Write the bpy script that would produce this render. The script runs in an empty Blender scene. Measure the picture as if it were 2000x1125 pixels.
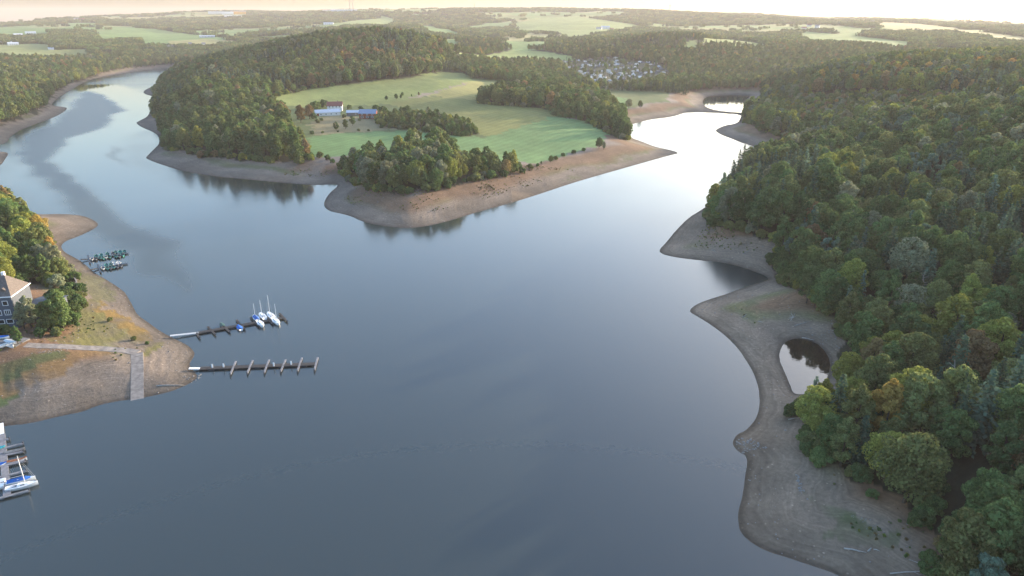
import bpy, math, random
import numpy as np
from mathutils import Vector, Matrix
random.seed(7)
rng = np.random.default_rng(11)
S = bpy.context.scene
COL = S.collection
R = math.radians
# ------------------------------------------------------------------ camera, sky, sun, exposure
CAM_H = 100.0
FPX = 1351.0                       # focal length in pixels of the 2000 px wide photograph
PITCH = math.atan((562.5 - 40.0) / FPX)
SUN_AZ, SUN_EL = R(51), R(9.0)
cam = bpy.data.cameras.new('camera')
cam.sensor_width = 36.0
cam.lens = FPX / 2000 * 36
cam.clip_start = 1.0
cam.clip_end = 40000.0
co = bpy.data.objects.new('camera', cam)
COL.objects.link(co)
co.location = (0, 0, CAM_H)
co.rotation_euler = (math.pi / 2 - PITCH, 0, 0)
S.camera = co
W = bpy.data.worlds.new('World')
S.world = W
W.use_nodes = True
wn = W.node_tree.nodes
sky = wn.new('ShaderNodeTexSky')
sky.sky_type = 'NISHITA'
sky.sun_disc = False
sky.sun_elevation = SUN_EL
sky.sun_rotation = SUN_AZ
sky.altitude = 300
sky.air_density = 1.0
sky.dust_density = 4.5
sky.ozone_density = 2.4
wn['Background'].inputs['Strength'].default_value = 0.15
W.node_tree.links.new(sky.outputs['Color'], wn['Background'].inputs['Color'])
sl = bpy.data.lights.new('sun', 'SUN')
sl.energy = 2.4
sl.angle = R(0.6)
sl.color = (1.0, 0.79, 0.56)
so = bpy.data.objects.new('sun', sl)
COL.objects.link(so)
sdir = Vector((math.sin(SUN_AZ) * math.cos(SUN_EL), math.cos(SUN_AZ) * math.cos(SUN_EL), math.sin(SUN_EL)))
so.rotation_euler = sdir.to_track_quat('Z', 'Y').to_euler()
so.location = (300, 300, 400)
S.view_settings.view_transform = 'Standard'
S.view_settings.look = 'None'
S.view_settings.gamma = 1.0
S.view_settings.exposure = 2.35
HAZE = 0.00007
S.render.engine = 'CYCLES'
S.cycles.max_bounces = 6
S.cycles.transparent_max_bounces = 4
S.cycles.volume_bounces = 0

# ------------------------------------------------------------------ pixels of the photograph -> points of the place
CP, SP = math.cos(PITCH), math.sin(PITCH)
def ray(u, v):
    u = np.asarray(u, float); v = np.asarray(v, float)
    x = (u - 1000) / FPX; y = (562.5 - v) / FPX
    return x, CP + y * SP, -SP + y * CP
def proj(p):
    p = np.asarray(p, float)
    X, Y, Z = p[..., 0], p[..., 1], p[..., 2] - CAM_H
    f = Y * CP - Z * SP; up = Y * SP + Z * CP
    f = np.where(f < 1, 1, f)
    return 1000 + FPX * X / f, 562.5 - FPX * up / f
def flat(uv, z=0.0):                      # points of the water level
    uv = np.array(uv, float); x, y, d = ray(uv[:, 0], uv[:, 1]); t = (z - CAM_H) / d
    return np.stack([x * t, y * t], 1)
def chaikin(p, n=1):
    for _ in range(n):
        q = np.roll(p, -1, 0)
        p = np.stack([p * .75 + q * .25, p * .25 + q * .75], 1).reshape(-1, 2)
    return p
# value noise -------------------------------------------------------
NT = rng.random((256, 256))
def vnoise(x, y):
    xi = np.floor(x).astype(int); yi = np.floor(y).astype(int); fx = x - xi; fy = y - yi
    fx = fx * fx * (3 - 2 * fx); fy = fy * fy * (3 - 2 * fy)
    a = NT[xi & 255, yi & 255]; b = NT[(xi + 1) & 255, yi & 255]; c = NT[xi & 255, (yi + 1) & 255]; d = NT[(xi + 1) & 255, (yi + 1) & 255]
    return (a * (1 - fx) + b * fx) * (1 - fy) + (c * (1 - fx) + d * fx) * fy - .5
def fbm(x, y, s, o=4):
    r = 0; a = 1.0
    for k in range(o):
        r = r + a * vnoise(x / s + 17.3 * k, y / s + 5.1 * k); s = s * .5; a *= .5
    return r
def sstep(a, b, x):
    t = np.clip((x - a) / (b - a), 0, 1); return t * t * (3 - 2 * t)

# ------------------------------------------------------------------ shore lines
left_near = [(0,833),(60,827),(120,812),(160,805),(190,792),(230,783),(262,780),(290,775),(330,766),(358,755),(372,748),(388,737),(380,726),(368,712),(377,700),(381,690),(372,678),(355,668),(333,658),(310,645),(290,630),(268,615),(262,603),(255,590),(245,572),(230,560),(205,545),(185,533),(170,520),(158,510),(140,500),(125,492),(118,481),(127,471),(150,463),(175,452),(190,443),(192,437),(180,428),(160,421),(130,418),(100,418),(75,419),(52,413),(42,402),(40,395),(20,386),(-60,376),(-300,372)]
left_far = [(-300,338),(-60,332),(0,326),(10,311),(18,298),(0,296),(-60,292),(-60,287),(0,283),(15,278),(17,270),(35,256),(60,246),(90,235),(115,225),(132,213),(128,209),(105,207),(100,203),(115,190),(140,175),(165,160),(190,152),(230,145),(270,139),(310,135),(335,134),(340,141)]
penin = [(312,146),(304,158),(303,167),(290,172),(280,178),(282,184),(300,188),(298,205),(293,218),(288,228),(270,237),(265,240),(275,248),(300,258),(310,266),(312,280),(300,292),(287,305),(284,309),(300,316),(320,323),(360,335),(420,345),(500,352),(560,358),(620,362),(655,359),(661,363),(645,375),(633,393),(633,405),(645,413),(665,417),(685,422),(710,434),(750,442),(790,446),(830,443),(880,431),(930,415),(1000,396),(1060,377),(1110,360),(1160,345),(1220,328),(1270,314),(1310,303),(1328,299),(1310,293),(1280,287),(1255,277),(1230,268),(1228,255),(1228,244),(1245,240),(1270,233),(1300,230),(1320,226),(1340,219),(1370,219),(1410,221.5),(1448,224)]
right = [(1446,232),(1440,241),(1415,245),(1400,252),(1397,256),(1410,264),(1430,271),(1448,279),(1475,286),(1510,292),(1530,292),(1515,300),(1480,310),(1445,330),(1420,358),(1395,392),(1370,410),(1345,425),(1320,450),(1300,475),(1287,488),(1291,496),(1320,503),(1370,509),(1410,512),(1450,522),(1475,531),(1500,541),(1502,547),(1470,556),(1440,566),(1420,574),(1390,583),(1365,592),(1352,600),(1346,609),(1360,617),(1385,632),(1410,650),(1430,668),(1445,685),(1458,705),(1470,725),(1478,745),(1483,765),(1484,790),(1480,810),(1470,828),(1455,842),(1437,850),(1432,862),(1432,872),(1445,884),(1458,890),(1460,905),(1455,930),(1452,960),(1446,985),(1441,1005),(1443,1030),(1450,1045),(1470,1062),(1500,1078),(1535,1088),(1570,1100),(1600,1110),(1625,1118),(1660,1135)]
lake = np.concatenate([np.array([(300,-400),(-700,-400),(-520,60),(-240,140)], float), flat(left_near), flat(left_far), flat(penin), flat(right), np.array([(80,78),(120,30),(180,-80)], float)])
lake = chaikin(lake, 1)
pond = chaikin(flat([(1523,690),(1530,672),(1545,663),(1565,661),(1590,668),(1608,682),(1622,705),(1616,740),(1590,768),(1560,770),(1550,768),(1545,755),(1535,730),(1526,712),(1523,700)]), 1)
pool = chaikin(flat([(1372,200),(1376,191),(1390,186),(1430,183),(1462,184),(1466,189),(1456,193),(1472,200),(1485,210),(1462,221),(1440,219.5),(1400,216),(1378,209)]), 1)
def seg_dist(px, py, poly):
    a = poly; b = np.roll(poly, -1, 0); d = np.full(px.shape, 1e18)
    for (ax, ay), (bx, by) in zip(a, b):
        ex, ey = bx - ax, by - ay; L = ex * ex + ey * ey + 1e-9
        t = np.clip(((px - ax) * ex + (py - ay) * ey) / L, 0, 1)
        qx = px - ax - t * ex; qy = py - ay - t * ey
        np.minimum(d, qx * qx + qy * qy, out=d)
    return np.sqrt(d)
def inside(px, py, poly):
    r = np.zeros(px.shape, bool)
    m = (px > poly[:, 0].min()) & (px < poly[:, 0].max()) & (py > poly[:, 1].min()) & (py < poly[:, 1].max())
    if not m.any(): return r
    x = px[m]; y = py[m]; c = np.zeros(x.shape, bool)
    for (ax, ay), (bx, by) in zip(poly, np.roll(poly, -1, 0)):
        if ay == by: continue
        k = (ay > y) != (by > y)
        c ^= k & (x < (bx - ax) * (y - ay) / (by - ay) + ax)
    r[m] = c
    return r

# ------------------------------------------------------------------ hills: a smooth surface through surveyed points (photo column, metres ahead, height)
SURV = [
 (720,693,12),(1050,525,6),(1000,685,12),(880,988,28),(560,847,18),(650,1250,70),(450,1250,38),(320,1230,12),(750,1250,73),(830,1230,64),(868,1180,34),(700,540,9),(850,500,9),(780,430,9),(900,440,9),(1000,450,7),(480,650,12),(430,800,22),(400,1000,26),(600,980,34),(760,1010,32),(1150,620,9),(1230,700,5),(960,1100,24),(1060,1250,18),
 (950,1600,37),(950,1900,48),(870,1550,40),(1200,1200,12),(1130,1350,20),(1260,1150,9),(1310,1700,64),(1250,1750,58),(1100,1780,42),(1380,1750,58),(1350,1300,16),(1420,1900,50),(1480,1900,46),(1400,1108,8),(1470,1130,7),(1450,1500,30),(1540,1350,22),
 (1590,1500,36),(1600,2200,57),(1780,1700,44),(1880,1500,39),(1650,2600,66),(1750,2300,58),(1750,3000,80),(1950,2400,62),(2100,1700,52),(1950,3200,72),
 (2050,5000,48),(2000,5000,52),(1900,5000,72),(1800,5000,92),(1650,5000,112),(1500,5000,132),(1400,5000,138),(1300,5000,144),(1200,5000,150),(1100,5000,158),(1000,5000,162),(900,5000,166),(840,5000,158),(750,5000,148),(620,5000,150),(500,5000,150),(400,5000,146),(300,5000,130),(200,5000,112),(100,5000,90),(0,5000,66),(-150,5000,50),(2300,5000,40),
 (0,8000,20),(400,8000,60),(800,8000,70),(1200,8000,70),(1600,8000,40),(2000,8000,15),(-300,8000,15),(2400,8000,15),
 (1130,3000,80),(1130,2500,54),(1130,3500,102),(1000,2200,42),(1000,3200,70),(850,3200,76),(1300,3000,66),(1300,3800,96),(1450,3000,68),(1450,2300,50),(1550,3500,88),(1650,3800,96),
 (300,2300,47),(300,2900,66),(300,1950,37),(430,2200,48),(430,3000,66),(80,1750,31),(20,2000,41),(50,2600,66),(150,3500,88),(0,3500,66),(550,2800,60),(550,3800,100),(300,3800,100),(520,2000,34),(700,3200,96),(680,2500,72),(840,2600,74),(700,2000,56),
 (130,1000,4),(50,960,16),(-50,800,12),(200,1400,8),(60,1350,16),(270,1700,10),(380,1700,14),(-200,1500,30),
 (1800,210,12),(1950,142,12),(2000,97,9),(2300,110,18),(1950,294,24),(1950,455,34),(1600,427,13),(1750,584,24),(1650,745,28),(1950,635,44),(1700,922,45),(1900,923,50),(2200,600,52),(1550,648,11),(1520,1066,14),(2300,300,34),(1650,300,9),(2150,180,20),(1700,170,6),(1780,390,20),(2400,900,58),(1620,245,13),(1600,275,15),(1690,225,14),(1600,330,15),(1500,330,15),(1450,330,12),(1560,310,15),
 (0,215,9),(100,197,6.5),(60,272,9),(-200,200,16),(20,330,7),(-400,300,18),(-300,600,6),(-200,140,8)]
def hkey(X, Y):
    r = np.hypot(X, Y); return np.stack([np.arctan2(X, Y) * 1.6, np.log(np.maximum(r, 40)) * 1.0], -1)
sv = np.array(SURV, float)
sX = (sv[:, 0] - 1000) / FPX * sv[:, 1] / np.where(sv[:, 1] < 300, .9, np.where(sv[:, 1] < 800, 1.0, 1.05))
sK = hkey(sX, sv[:, 1])
def kern(d2): return np.sqrt(d2 + 0.06 ** 2)
A = kern(((sK[:, None] - sK[None]) ** 2).sum(-1)) - np.eye(len(sK)) * 0.006
n = len(sK)
M_ = np.zeros((n + 1, n + 1)); M_[:n, :n] = A; M_[n, :n] = 1; M_[:n, n] = 1
wt = np.linalg.solve(M_, np.append(sv[:, 2], 0))
def hills(X, Y):
    k = hkey(X, Y).reshape(-1, 2); out = np.full(len(k), wt[n])
    for i in range(n):
        out += wt[i] * kern((k[:, 0] - sK[i, 0]) ** 2 + (k[:, 1] - sK[i, 1]) ** 2)
    return out.reshape(X.shape)
# polar survey grid centred below the camera
NA, NR = 760, 640
AZ = np.linspace(R(-56), R(56), NA)
RR = np.exp(np.linspace(math.log(45), math.log(9500), NR))
GA, GR = np.meshgrid(AZ, RR, indexing='ij')
GX = np.sin(GA) * GR; GY = np.cos(GA) * GR
near = GR < 2000
SD = np.full(GX.shape, 600.0)
px, py = GX[near], GY[near]
d1 = np.minimum(seg_dist(px, py, lake), np.minimum(seg_dist(px, py, pond), seg_dist(px, py, pool)))
wet = inside(px, py, lake) | inside(px, py, pond) | inside(px, py, pool)
SD[near] = np.where(wet, -d1, d1)
HL = np.maximum(hills(GX, GY), 3.0)
wob = fbm(GX, GY, 14, 3)
beach = 0.15 * np.clip(SD, 0, 30) + 0.02 * np.clip(SD - 30, 0, 60)
beach = beach + 0.045 * np.sin(beach * 9 + wob * 2) * sstep(0.5, 3, SD)
k = sstep(12, 62, SD)
GZ = beach * (1 - k) + HL * k
GZ += k * (fbm(GX, GY, 90, 3) * 1.6 + fbm(GX, GY, 420, 2) * np.clip((GR - 900) / 250, 0, 8) + fbm(GX, GY, 900, 2) * np.clip((GR - 2500) / 60, 0, 42)) + sstep(1, 6, SD) * wob * .35
for _ in range(14):
    av = GZ.copy(); av[1:-1, 1:-1] = (GZ[:-2, 1:-1] + GZ[2:, 1:-1] + GZ[1:-1, :-2] + GZ[1:-1, 2:]) / 4
    GZ = np.where((SD > 2) & (GR < 900), GZ * .4 + av * .6, GZ)
GZ += sstep(3, 8, SD) * (1 - k) * .05 * np.sin(GZ * 16 + wob * 3) + sstep(2, 6, SD) * fbm(GX, GY, 5, 2) * .16
GZ = np.where(SD < 0, np.maximum(SD * .16, -5.0), GZ)
GZ = np.where((SD > 0) & (GZ < .02), .02, GZ)
def grid_z(X, Y):                        # height of the ground at any spot
    X = np.asarray(X, float); Y = np.asarray(Y, float)
    a = (np.arctan2(X, Y) - AZ[0]) / (AZ[1] - AZ[0]); r = np.log(np.hypot(X, Y) / 45) / math.log(RR[1] / RR[0])
    a = np.clip(a, 0, NA - 1.001); r = np.clip(r, 0, NR - 1.001); i = a.astype(int); j = r.astype(int); fa = a - i; fr = r - j
    G = lambda Q: (Q[i, j] * (1 - fa) + Q[i + 1, j] * fa) * (1 - fr) + (Q[i, j + 1] * (1 - fa) + Q[i + 1, j + 1] * fa) * fr
    return G(GZ), G(SD)
def spot(u, v):                          # ground point seen at a pixel of the photograph
    x, y, z = ray(u, v); a = math.atan2(x, y); s = z / math.hypot(x, y)
    f = min(max((a - AZ[0]) / (AZ[1] - AZ[0]), 0), NA - 1.001); i = int(f); f -= i
    prof = np.maximum(GZ[i] * (1 - f) + GZ[i + 1] * f, 0)
    dz = CAM_H + s * RR - prof
    w = np.where(dz <= 0)[0]
    if len(w) == 0: r = 7000.0
    elif w[0] == 0: r = RR[0]
    else:
        j = w[0]; t = dz[j - 1] / (dz[j - 1] - dz[j] + 1e-9); r = RR[j - 1] + t * (RR[j] - RR[j - 1])
    return np.array([math.sin(a) * r, math.cos(a) * r])
def area(pts):
    out = []
    for p in pts:
        if len(p) == 3:                  # (column, metres ahead, 0): a hidden corner
            out.append(((p[0] - 1000) / FPX * p[1] / 1.04, p[1]))
        else: out.append(spot(*p))
    return np.array(out, float)
def P3(u, v, dz=0.0):
    p = spot(u, v); z, s = grid_z(p[0], p[1]); return Vector((p[0], p[1], max(float(z), 0) + dz))
def on_water(u, v, z=0.0):
    p = flat([(u, v)], z)[0]; return Vector((p[0], p[1], z))

# ------------------------------------------------------------------ materials
def nd(nt, t, **kw):
    o = nt.nodes.new(t)
    for k_, v_ in kw.items(): setattr(o, k_, v_)
    return o
def mat(name, col, rough=.7, spec=.3, var=.15, scale=3.0, bump=0.0, metallic=0.0):
    m = bpy.data.materials.new(name); m.use_nodes = True; nt = m.node_tree; b = nt.nodes['Principled BSDF']
    b.inputs['Roughness'].default_value = rough; b.inputs['Specular IOR Level'].default_value = spec; b.inputs['Metallic'].default_value = metallic
    tc = nd(nt, 'ShaderNodeTexCoord'); nz = nd(nt, 'ShaderNodeTexNoise'); nz.inputs['Scale'].default_value = scale; nz.inputs['Detail'].default_value = 5
    nt.links.new(tc.outputs['Object'], nz.inputs['Vector'])
    rp = nd(nt, 'ShaderNodeValToRGB'); rp.color_ramp.elements[0].position = .3; rp.color_ramp.elements[1].position = .7
    rp.color_ramp.elements[0].color = (*[c * (1 - var) for c in col], 1); rp.color_ramp.elements[1].color = (*[min(c * (1 + var), 1) for c in col], 1)
    nt.links.new(nz.outputs['Fac'], rp.inputs['Fac']); nt.links.new(rp.outputs['Color'], b.inputs['Base Color'])
    if bump:
        bp = nd(nt, 'ShaderNodeBump'); bp.inputs['Strength'].default_value = bump; bp.inputs['Distance'].default_value = .05
        nt.links.new(nz.outputs['Fac'], bp.inputs['Height']); nt.links.new(bp.outputs['Normal'], b.inputs['Normal'])
    return m
def leafmat(name, col, trans=.38):
    m = bpy.data.materials.new(name); m.use_nodes = True; nt = m.node_tree; nt.nodes.clear()
    out = nd(nt, 'ShaderNodeOutputMaterial'); df = nd(nt, 'ShaderNodeBsdfDiffuse'); tr = nd(nt, 'ShaderNodeBsdfTranslucent'); mx = nd(nt, 'ShaderNodeMixShader'); mx.inputs[0].default_value = trans
    g = nd(nt, 'ShaderNodeNewGeometry'); oi = nd(nt, 'ShaderNodeObjectInfo'); hs = nd(nt, 'ShaderNodeHueSaturation'); hs.inputs['Color'].default_value = (*[min(q * 2.45, .48) for q in col], 1)
    def mr(src, a, b):
        q = nd(nt, 'ShaderNodeMapRange'); q.inputs['To Min'].default_value = a; q.inputs['To Max'].default_value = b; nt.links.new(src, q.inputs['Value']); return q.outputs[0]
    v1 = mr(g.outputs['Random Per Island'], .62, 1.38); v2 = mr(oi.outputs['Random'], .80, 1.20)
    ml = nd(nt, 'ShaderNodeMath', operation='MULTIPLY'); nt.links.new(v1, ml.inputs[0]); nt.links.new(v2, ml.inputs[1]); nt.links.new(ml.outputs[0], hs.inputs['Value'])
    ml2 = nd(nt, 'ShaderNodeMath', operation='MULTIPLY'); nt.links.new(oi.outputs['Random'], ml2.inputs[0]); ml2.inputs[1].default_value = 7.31
    fr = nd(nt, 'ShaderNodeMath', operation='FRACT'); nt.links.new(ml2.outputs[0], fr.inputs[0])
    nt.links.new(mr(fr.outputs[0], .488, .518), hs.inputs['Hue'])
    nt.links.new(hs.outputs[0], df.inputs['Color']); nt.links.new(hs.outputs[0], tr.inputs['Color'])
    nt.links.new(df.outputs[0], mx.inputs[1]); nt.links.new(tr.outputs[0], mx.inputs[2]); nt.links.new(mx.outputs[0], out.inputs['Surface'])
    return m
M = dict(
 bark=mat('bark', (.075, .06, .045), .9), deadwood=mat('deadwood', (.36, .33, .30), .85), birch=mat('pale_bark', (.42, .40, .36), .8),
 white=mat('white_paint', (.78, .79, .80), .35, .5, .04), hullblue=mat('pale_blue_paint', (.55, .60, .64), .4, .5, .06), bluecover=mat('blue_canvas', (.02, .12, .42), .7, .3, .15),
 teal=mat('teal_paint', (.03, .22, .20), .5, .4, .2), darkgreen=mat('dark_green_paint', (.025, .075, .06), .5, .4, .2), navy=mat('navy_paint', (.03, .04, .06), .5, .4, .2),
 deck=mat('dark_wet_planks', (.045, .042, .042), .8, .3, .3, 2), greydeck=mat('grey_weathered_planks', (.20, .20, .215), .85, .2, .25, 1.2), steel=mat('galvanised_steel', (.5, .5, .5), .4, .5, .08),
 slate=mat('slate_cladding', (.065, .08, .105), .6, .4, .25, 4, .3), tile=mat('weathered_tiles', (.125, .108, .10), .85, .2, .25, 2, .3), redtile=mat('red_tiles', (.21, .085, .07), .85, .2, .2, 2),
 metalroof=mat('pale_metal_roof', (.50, .54, .60), .45, .5, .08), blueroof=mat('blue_grey_metal_roof', (.20, .27, .38), .5, .5, .1), render=mat('white_render', (.72, .70, .67), .8, .2, .06),
 redwood=mat('red_brown_boards', (.23, .075, .045), .8, .2, .25, 2), glass=mat('dark_glass', (.02, .025, .03), .08, .6, .1), concrete=mat('pale_concrete', (.22, .20, .185), .85, .2, .3, .8, .2),
 asphalt=mat('grey_asphalt', (.16, .16, .165), .9, .2, .2, .5, .2), stone=mat('pale_stone', (.24, .225, .21), .9, .2, .3, 1.5, .5), rust=mat('orange_tarp', (.35, .13, .06), .7, .3, .2), brick=mat('brown_wall', (.22, .18, .15), .9, .2, .2),
 ochre=mat('sunlit_tint_cladding', (.75, .36, .06), .7, .3, .1), cream=mat('cream_caravan', (.62, .60, .56), .5, .4, .1), grey=mat('grey_roofing', (.17, .175, .19), .7, .3, .15))  # ochre: orange sunlight on the hall put into its wall colour
LEAF = [leafmat('leaf_dark_green', (.042, .060, .024)), leafmat('leaf_mid_green', (.055, .082, .030)), leafmat('leaf_olive', (.078, .088, .034)), leafmat('leaf_yellow_green', (.108, .116, .030)),
        leafmat('leaf_rust_brown', (.098, .072, .036)), leafmat('leaf_grey_green', (.100, .108, .066)), leafmat('needle_dark', (.030, .048, .030)), leafmat('needle_blue_green', (.048, .075, .052)), leafmat('leaf_yellow', (.26, .19, .03)), leafmat('leaf_amber', (.17, .115, .035))]
LEAFW = ['dark green', 'mid green', 'olive green', 'yellow-green', 'rust-brown', 'pale grey-green', 'dark', 'blue-green', 'golden yellow', 'amber']

# ------------------------------------------------------------------ mesh helpers
class MB:
    def __init__(s): s.v = []; s.f = []
    def quad_strip(s, rings, close=True, cap=True):
        b = len(s.v); m = len(rings[0])
        for r_ in rings: s.v.extend([tuple(p) for p in r_])
        for i in range(len(rings) - 1):
            for j in range(m if close else m - 1):
                a = b + i * m + j; c = b + i * m + (j + 1) % m
                s.f.append((a, c, c + m, a + m))
        if cap:
            s.f.append(tuple(b + j for j in range(m))[::-1]); e = b + (len(rings) - 1) * m; s.f.append(tuple(e + j for j in range(m)))
        return s
    def box(s, c, size, rz=0.0, bev=0.0):
        x, y, z = [q / 2 for q in size]; ca, sa = math.cos(rz), math.sin(rz); rings = []
        b = min(bev, x * .9, y * .9)
        ring = [(-x, -y), (x, -y), (x, y), (-x, y)] if b <= 0 else [(-x + b, -y), (x - b, -y), (x, -y + b), (x, y - b), (x - b, y), (-x + b, y), (-x, y - b), (-x, -y + b)]
        for zz in (-z, z): rings.append([(c[0] + p[0] * ca - p[1] * sa, c[1] + p[0] * sa + p[1] * ca, c[2] + zz) for p in ring])
        return s.quad_strip(rings)
    def beam(s, a, b, w, h):               # a horizontal beam between two points, top at their height
        a = Vector(a); b = Vector(b); d = (b - a); n_ = Vector((-d.y, d.x, 0)).normalized() * (w / 2); up = Vector((0, 0, h))
        return s.quad_strip([[a - n_ - up, a + n_ - up, a + n_, a - n_], [b - n_ - up, b + n_ - up, b + n_, b - n_]])
    def tube(s, pts, rad, n=7):
        pts = [Vector(p) for p in pts]; rings = []
        for i, p in enumerate(pts):
            t = (pts[min(i + 1, len(pts) - 1)] - pts[max(i - 1, 0)]).normalized()
            q = t.orthogonal().normalized(); w = t.cross(q); r_ = rad[i] if hasattr(rad, '__len__') else rad
            rings.append([p + (q * math.cos(k_ * 2 * math.pi / n) + w * math.sin(k_ * 2 * math.pi / n)) * r_ for k_ in range(n)])
        return s.quad_strip(rings)
    def mesh(s, name, m, smooth=False):
        me = bpy.data.meshes.new(name); me.from_pydata([tuple(p) for p in s.v], [], s.f); me.materials.append(m)
        if smooth: me.polygons.foreach_set('use_smooth', [True] * len(me.polygons))
        me.update(); return me
    def build(s, name, m, parent=None, smooth=False): return put(name, s.mesh(name, m, smooth), parent)
def put(name, me, parent=None, loc=(0, 0, 0), rz=0, sc=1.0):
    o = bpy.data.objects.new(name, me); COL.objects.link(o); o.location = loc; o.rotation_euler = (0, 0, rz)
    o.scale = (sc, sc, sc) if not hasattr(sc, '__len__') else sc
    if parent is not None: o.parent = parent
    return o
def tag(o, label=None, cat=None, group=None, kind=None):
    if label: o['label'] = label
    if cat: o['category'] = cat
    if group: o['group'] = group
    if kind: o['kind'] = kind
    return o
def thing(name, label, cat, loc=(0, 0, 0), rz=0, group=None, sc=1.0):
    return tag(put(name, None, None, loc, rz, sc), label, cat, group)
def quads_mesh(name, V, m):               # V: (N,4,3) loose faces
    nq = len(V); me = bpy.data.meshes.new(name); me.vertices.add(nq * 4); me.vertices.foreach_set('co', V.reshape(-1).astype(np.float32))
    me.loops.add(nq * 4); me.loops.foreach_set('vertex_index', np.arange(nq * 4, dtype=np.int32)); me.polygons.add(nq)
    me.polygons.foreach_set('loop_start', np.arange(0, nq * 4, 4, dtype=np.int32)); me.update(calc_edges=True); me.materials.append(m); return me

# ------------------------------------------------------------------ land cover
G1 = [(520,188),(600,174),(700,163),(800,153),(868,140),(905,142),(925,158),(860,178),(822,187),(800,192),(760,203),(640,208),(560,208)]
G2B = [(822,187),(860,178),(925,158),(945,160),(950,175),(930,196),(880,193)]
G2 = [(760,203),(800,192),(822,188),(880,193),(930,196),(1000,205),(1080,212),(1084,226),(1040,248),(960,268),(930,264),(890,236),(800,218)]
G3 = [(600,265),(700,259),(800,256),(850,262),(950,269),(1080,229),(1150,238),(1197,262),(1165,285),(1100,304),(1040,320),(930,310),(870,295),(800,300),(720,300),(640,308),(605,302)]
YARD = [(605,240),(640,226),(745,228),(800,250),(700,258),(608,264)]
G5 = [(1165,185),(1215,190),(1232,200),(1218,216),(1185,206)]
FIELDS = [
 ([(0,53),(95,53),(102,70),(50,74),(-80,70),(-80,55)], 0), ([(-80,90),(60,85),(110,88),(100,97),(175,96),(172,110),(120,118),(-80,114)], 2),
 ([(180,62),(230,55),(300,56),(340,62),(400,70),(455,76),(420,84),(330,90),(280,90),(265,78),(195,82)], 0), ([(330,80),(400,76),(462,80),(470,84),(420,92),(330,92)], 3), ([(430,64),(468,68),(462,76),(440,74)], 0),
 ([(130,45),(198,45),(192,52),(138,52)], 0), ([(632,49),(700,39),(735,37),(745,30),(770,36),(772,46),(750,52),(690,52),(655,54)], 1), ([(805,50),(842,50),(880,58),(902,67),(890,72),(840,67)], 0),
 ([(850,76),(897,78),(892,98),(858,98)], 0), ([(860,97),(1000,97),(1060,100),(1122,110),(1112,126),(1040,122),(900,116)], 1), ([(966,79),(1068,81),(1062,97),(1010,99),(985,92)], 0),
 ([(1008,46),(1050,34),(1100,33),(1145,34),(1200,42),(1252,50),(1205,62),(1140,72),(1110,70),(1060,64),(1008,63)], 1), ([(1338,81),(1362,79),(1362,99),(1342,99)], 1), ([(1372,74),(1420,76),(1492,86),(1490,93),(1440,90),(1375,87)], 1),
 ([(1555,70),(1570,61),(1640,67),(1720,75),(1785,82),(1775,99),(1700,92),(1640,86),(1575,84)], 0), ([(1628,62),(1648,51),(1692,56),(1684,72),(1650,69)], 0), ([(1706,52),(1720,43),(1800,47),(1900,61),(2040,78),(2040,90),(1940,80),(1880,66),(1800,59),(1740,55)], 3),
 ([(1810,92),(1840,92),(1905,104),(1898,113),(1835,108)], 0), ([(1268,44),(1312,50),(1280,55)], 1), ([(1200,44),(1255,52),(1262,57),(1205,52)], 1)]
CAMP = [(1095,118),(1200,112),(1300,128),(1312,150),(1270,166),(1225,174),(1160,172),(1120,152),(1098,135)]
SCRUB = [(1480,205),(1560,190),(1700,178),(1880,185),(1900,205),(1780,232),(1640,245),(1540,250)]
F_RIGHT = [(1835,1170),(1850,1050),(1810,1005),(1760,985),(1700,962),(1650,930),(1605,900),(1575,872),(1562,832),(1580,792),(1622,775),(1650,765),(1640,700),(1655,655),(1640,620),(1602,592),(1572,572),(1532,548),(1512,545),(1503,518),(1545,472),(1482,462),(1432,450),(1398,436),(1384,424),(1400,398),(1428,360),(1455,332),(1490,316),(1540,302),(1560,290),(1530,268),(1492,257),(1452,238),(1458,224),(1472,212),(1490,192),(1515,180),(1535,168),(1540,155),(1500,1150,0),(1700,1150,0),(1900,1150,0),(2300,1000,0),(2600,800,0),(2700,300,0),(3300,120,0),(2600,60,0)]
F_PEN = [(316,238),(318,282),(330,293),(400,305),(500,314),(588,319),(604,310),(572,275),(565,250),(560,232),(545,216),(525,208),(520,190),(600,174),(700,162),(800,151),(850,141),(866,134),(872,122),(885,1250,0),(850,1450,0),(600,1500,0),(420,1420,0),(335,1300,0),(318,165),(306,190),(300,206),(297,222)]
F_COPSE = [(668,335),(690,358),(730,372),(790,378),(850,370),(900,356),(950,348),(1000,338),(1010,328),(960,325),(915,318),(880,300),(850,292),(800,305),(740,312),(690,320)]
F_HEDGE = [(735,226),(800,224),(860,232),(915,250),(930,262),(900,266),(850,258),(790,252),(745,246)]
F_STRIP = [(935,202),(1000,207),(1080,214),(1086,226),(1150,238),(1192,262),(1226,275),(1229,262),(1226,240),(1190,206),(1160,188),(1100,180),(1040,178),(965,186),(940,192)]
F_LEFT = [(-300,300),(-20,250),(0,244),(45,230),(88,210),(95,192),(135,164),(200,144),(270,125),(302,119),(290,113),(200,116),(160,118),(100,122),(0,125),(-300,128)]
F_L1 = [(-300,420),(20,402),(60,438),(72,470),(100,492),(122,510),(138,540),(128,560),(60,552),(-20,552),(-300,560)]
POLY = {k_: area(v_) for k_, v_ in dict(G1=G1, G2B=G2B, G2=G2, G3=G3, YARD=YARD, G5=G5, CAMP=CAMP, SCRUB=SCRUB, RIGHT=F_RIGHT, PEN=F_PEN, COPSE=F_COPSE, HEDGE=F_HEDGE, STRIP=F_STRIP, LEFT=F_LEFT, L1=F_L1).items()}
FPOLY = [(area(p), c) for p, c in FIELDS]
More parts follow.
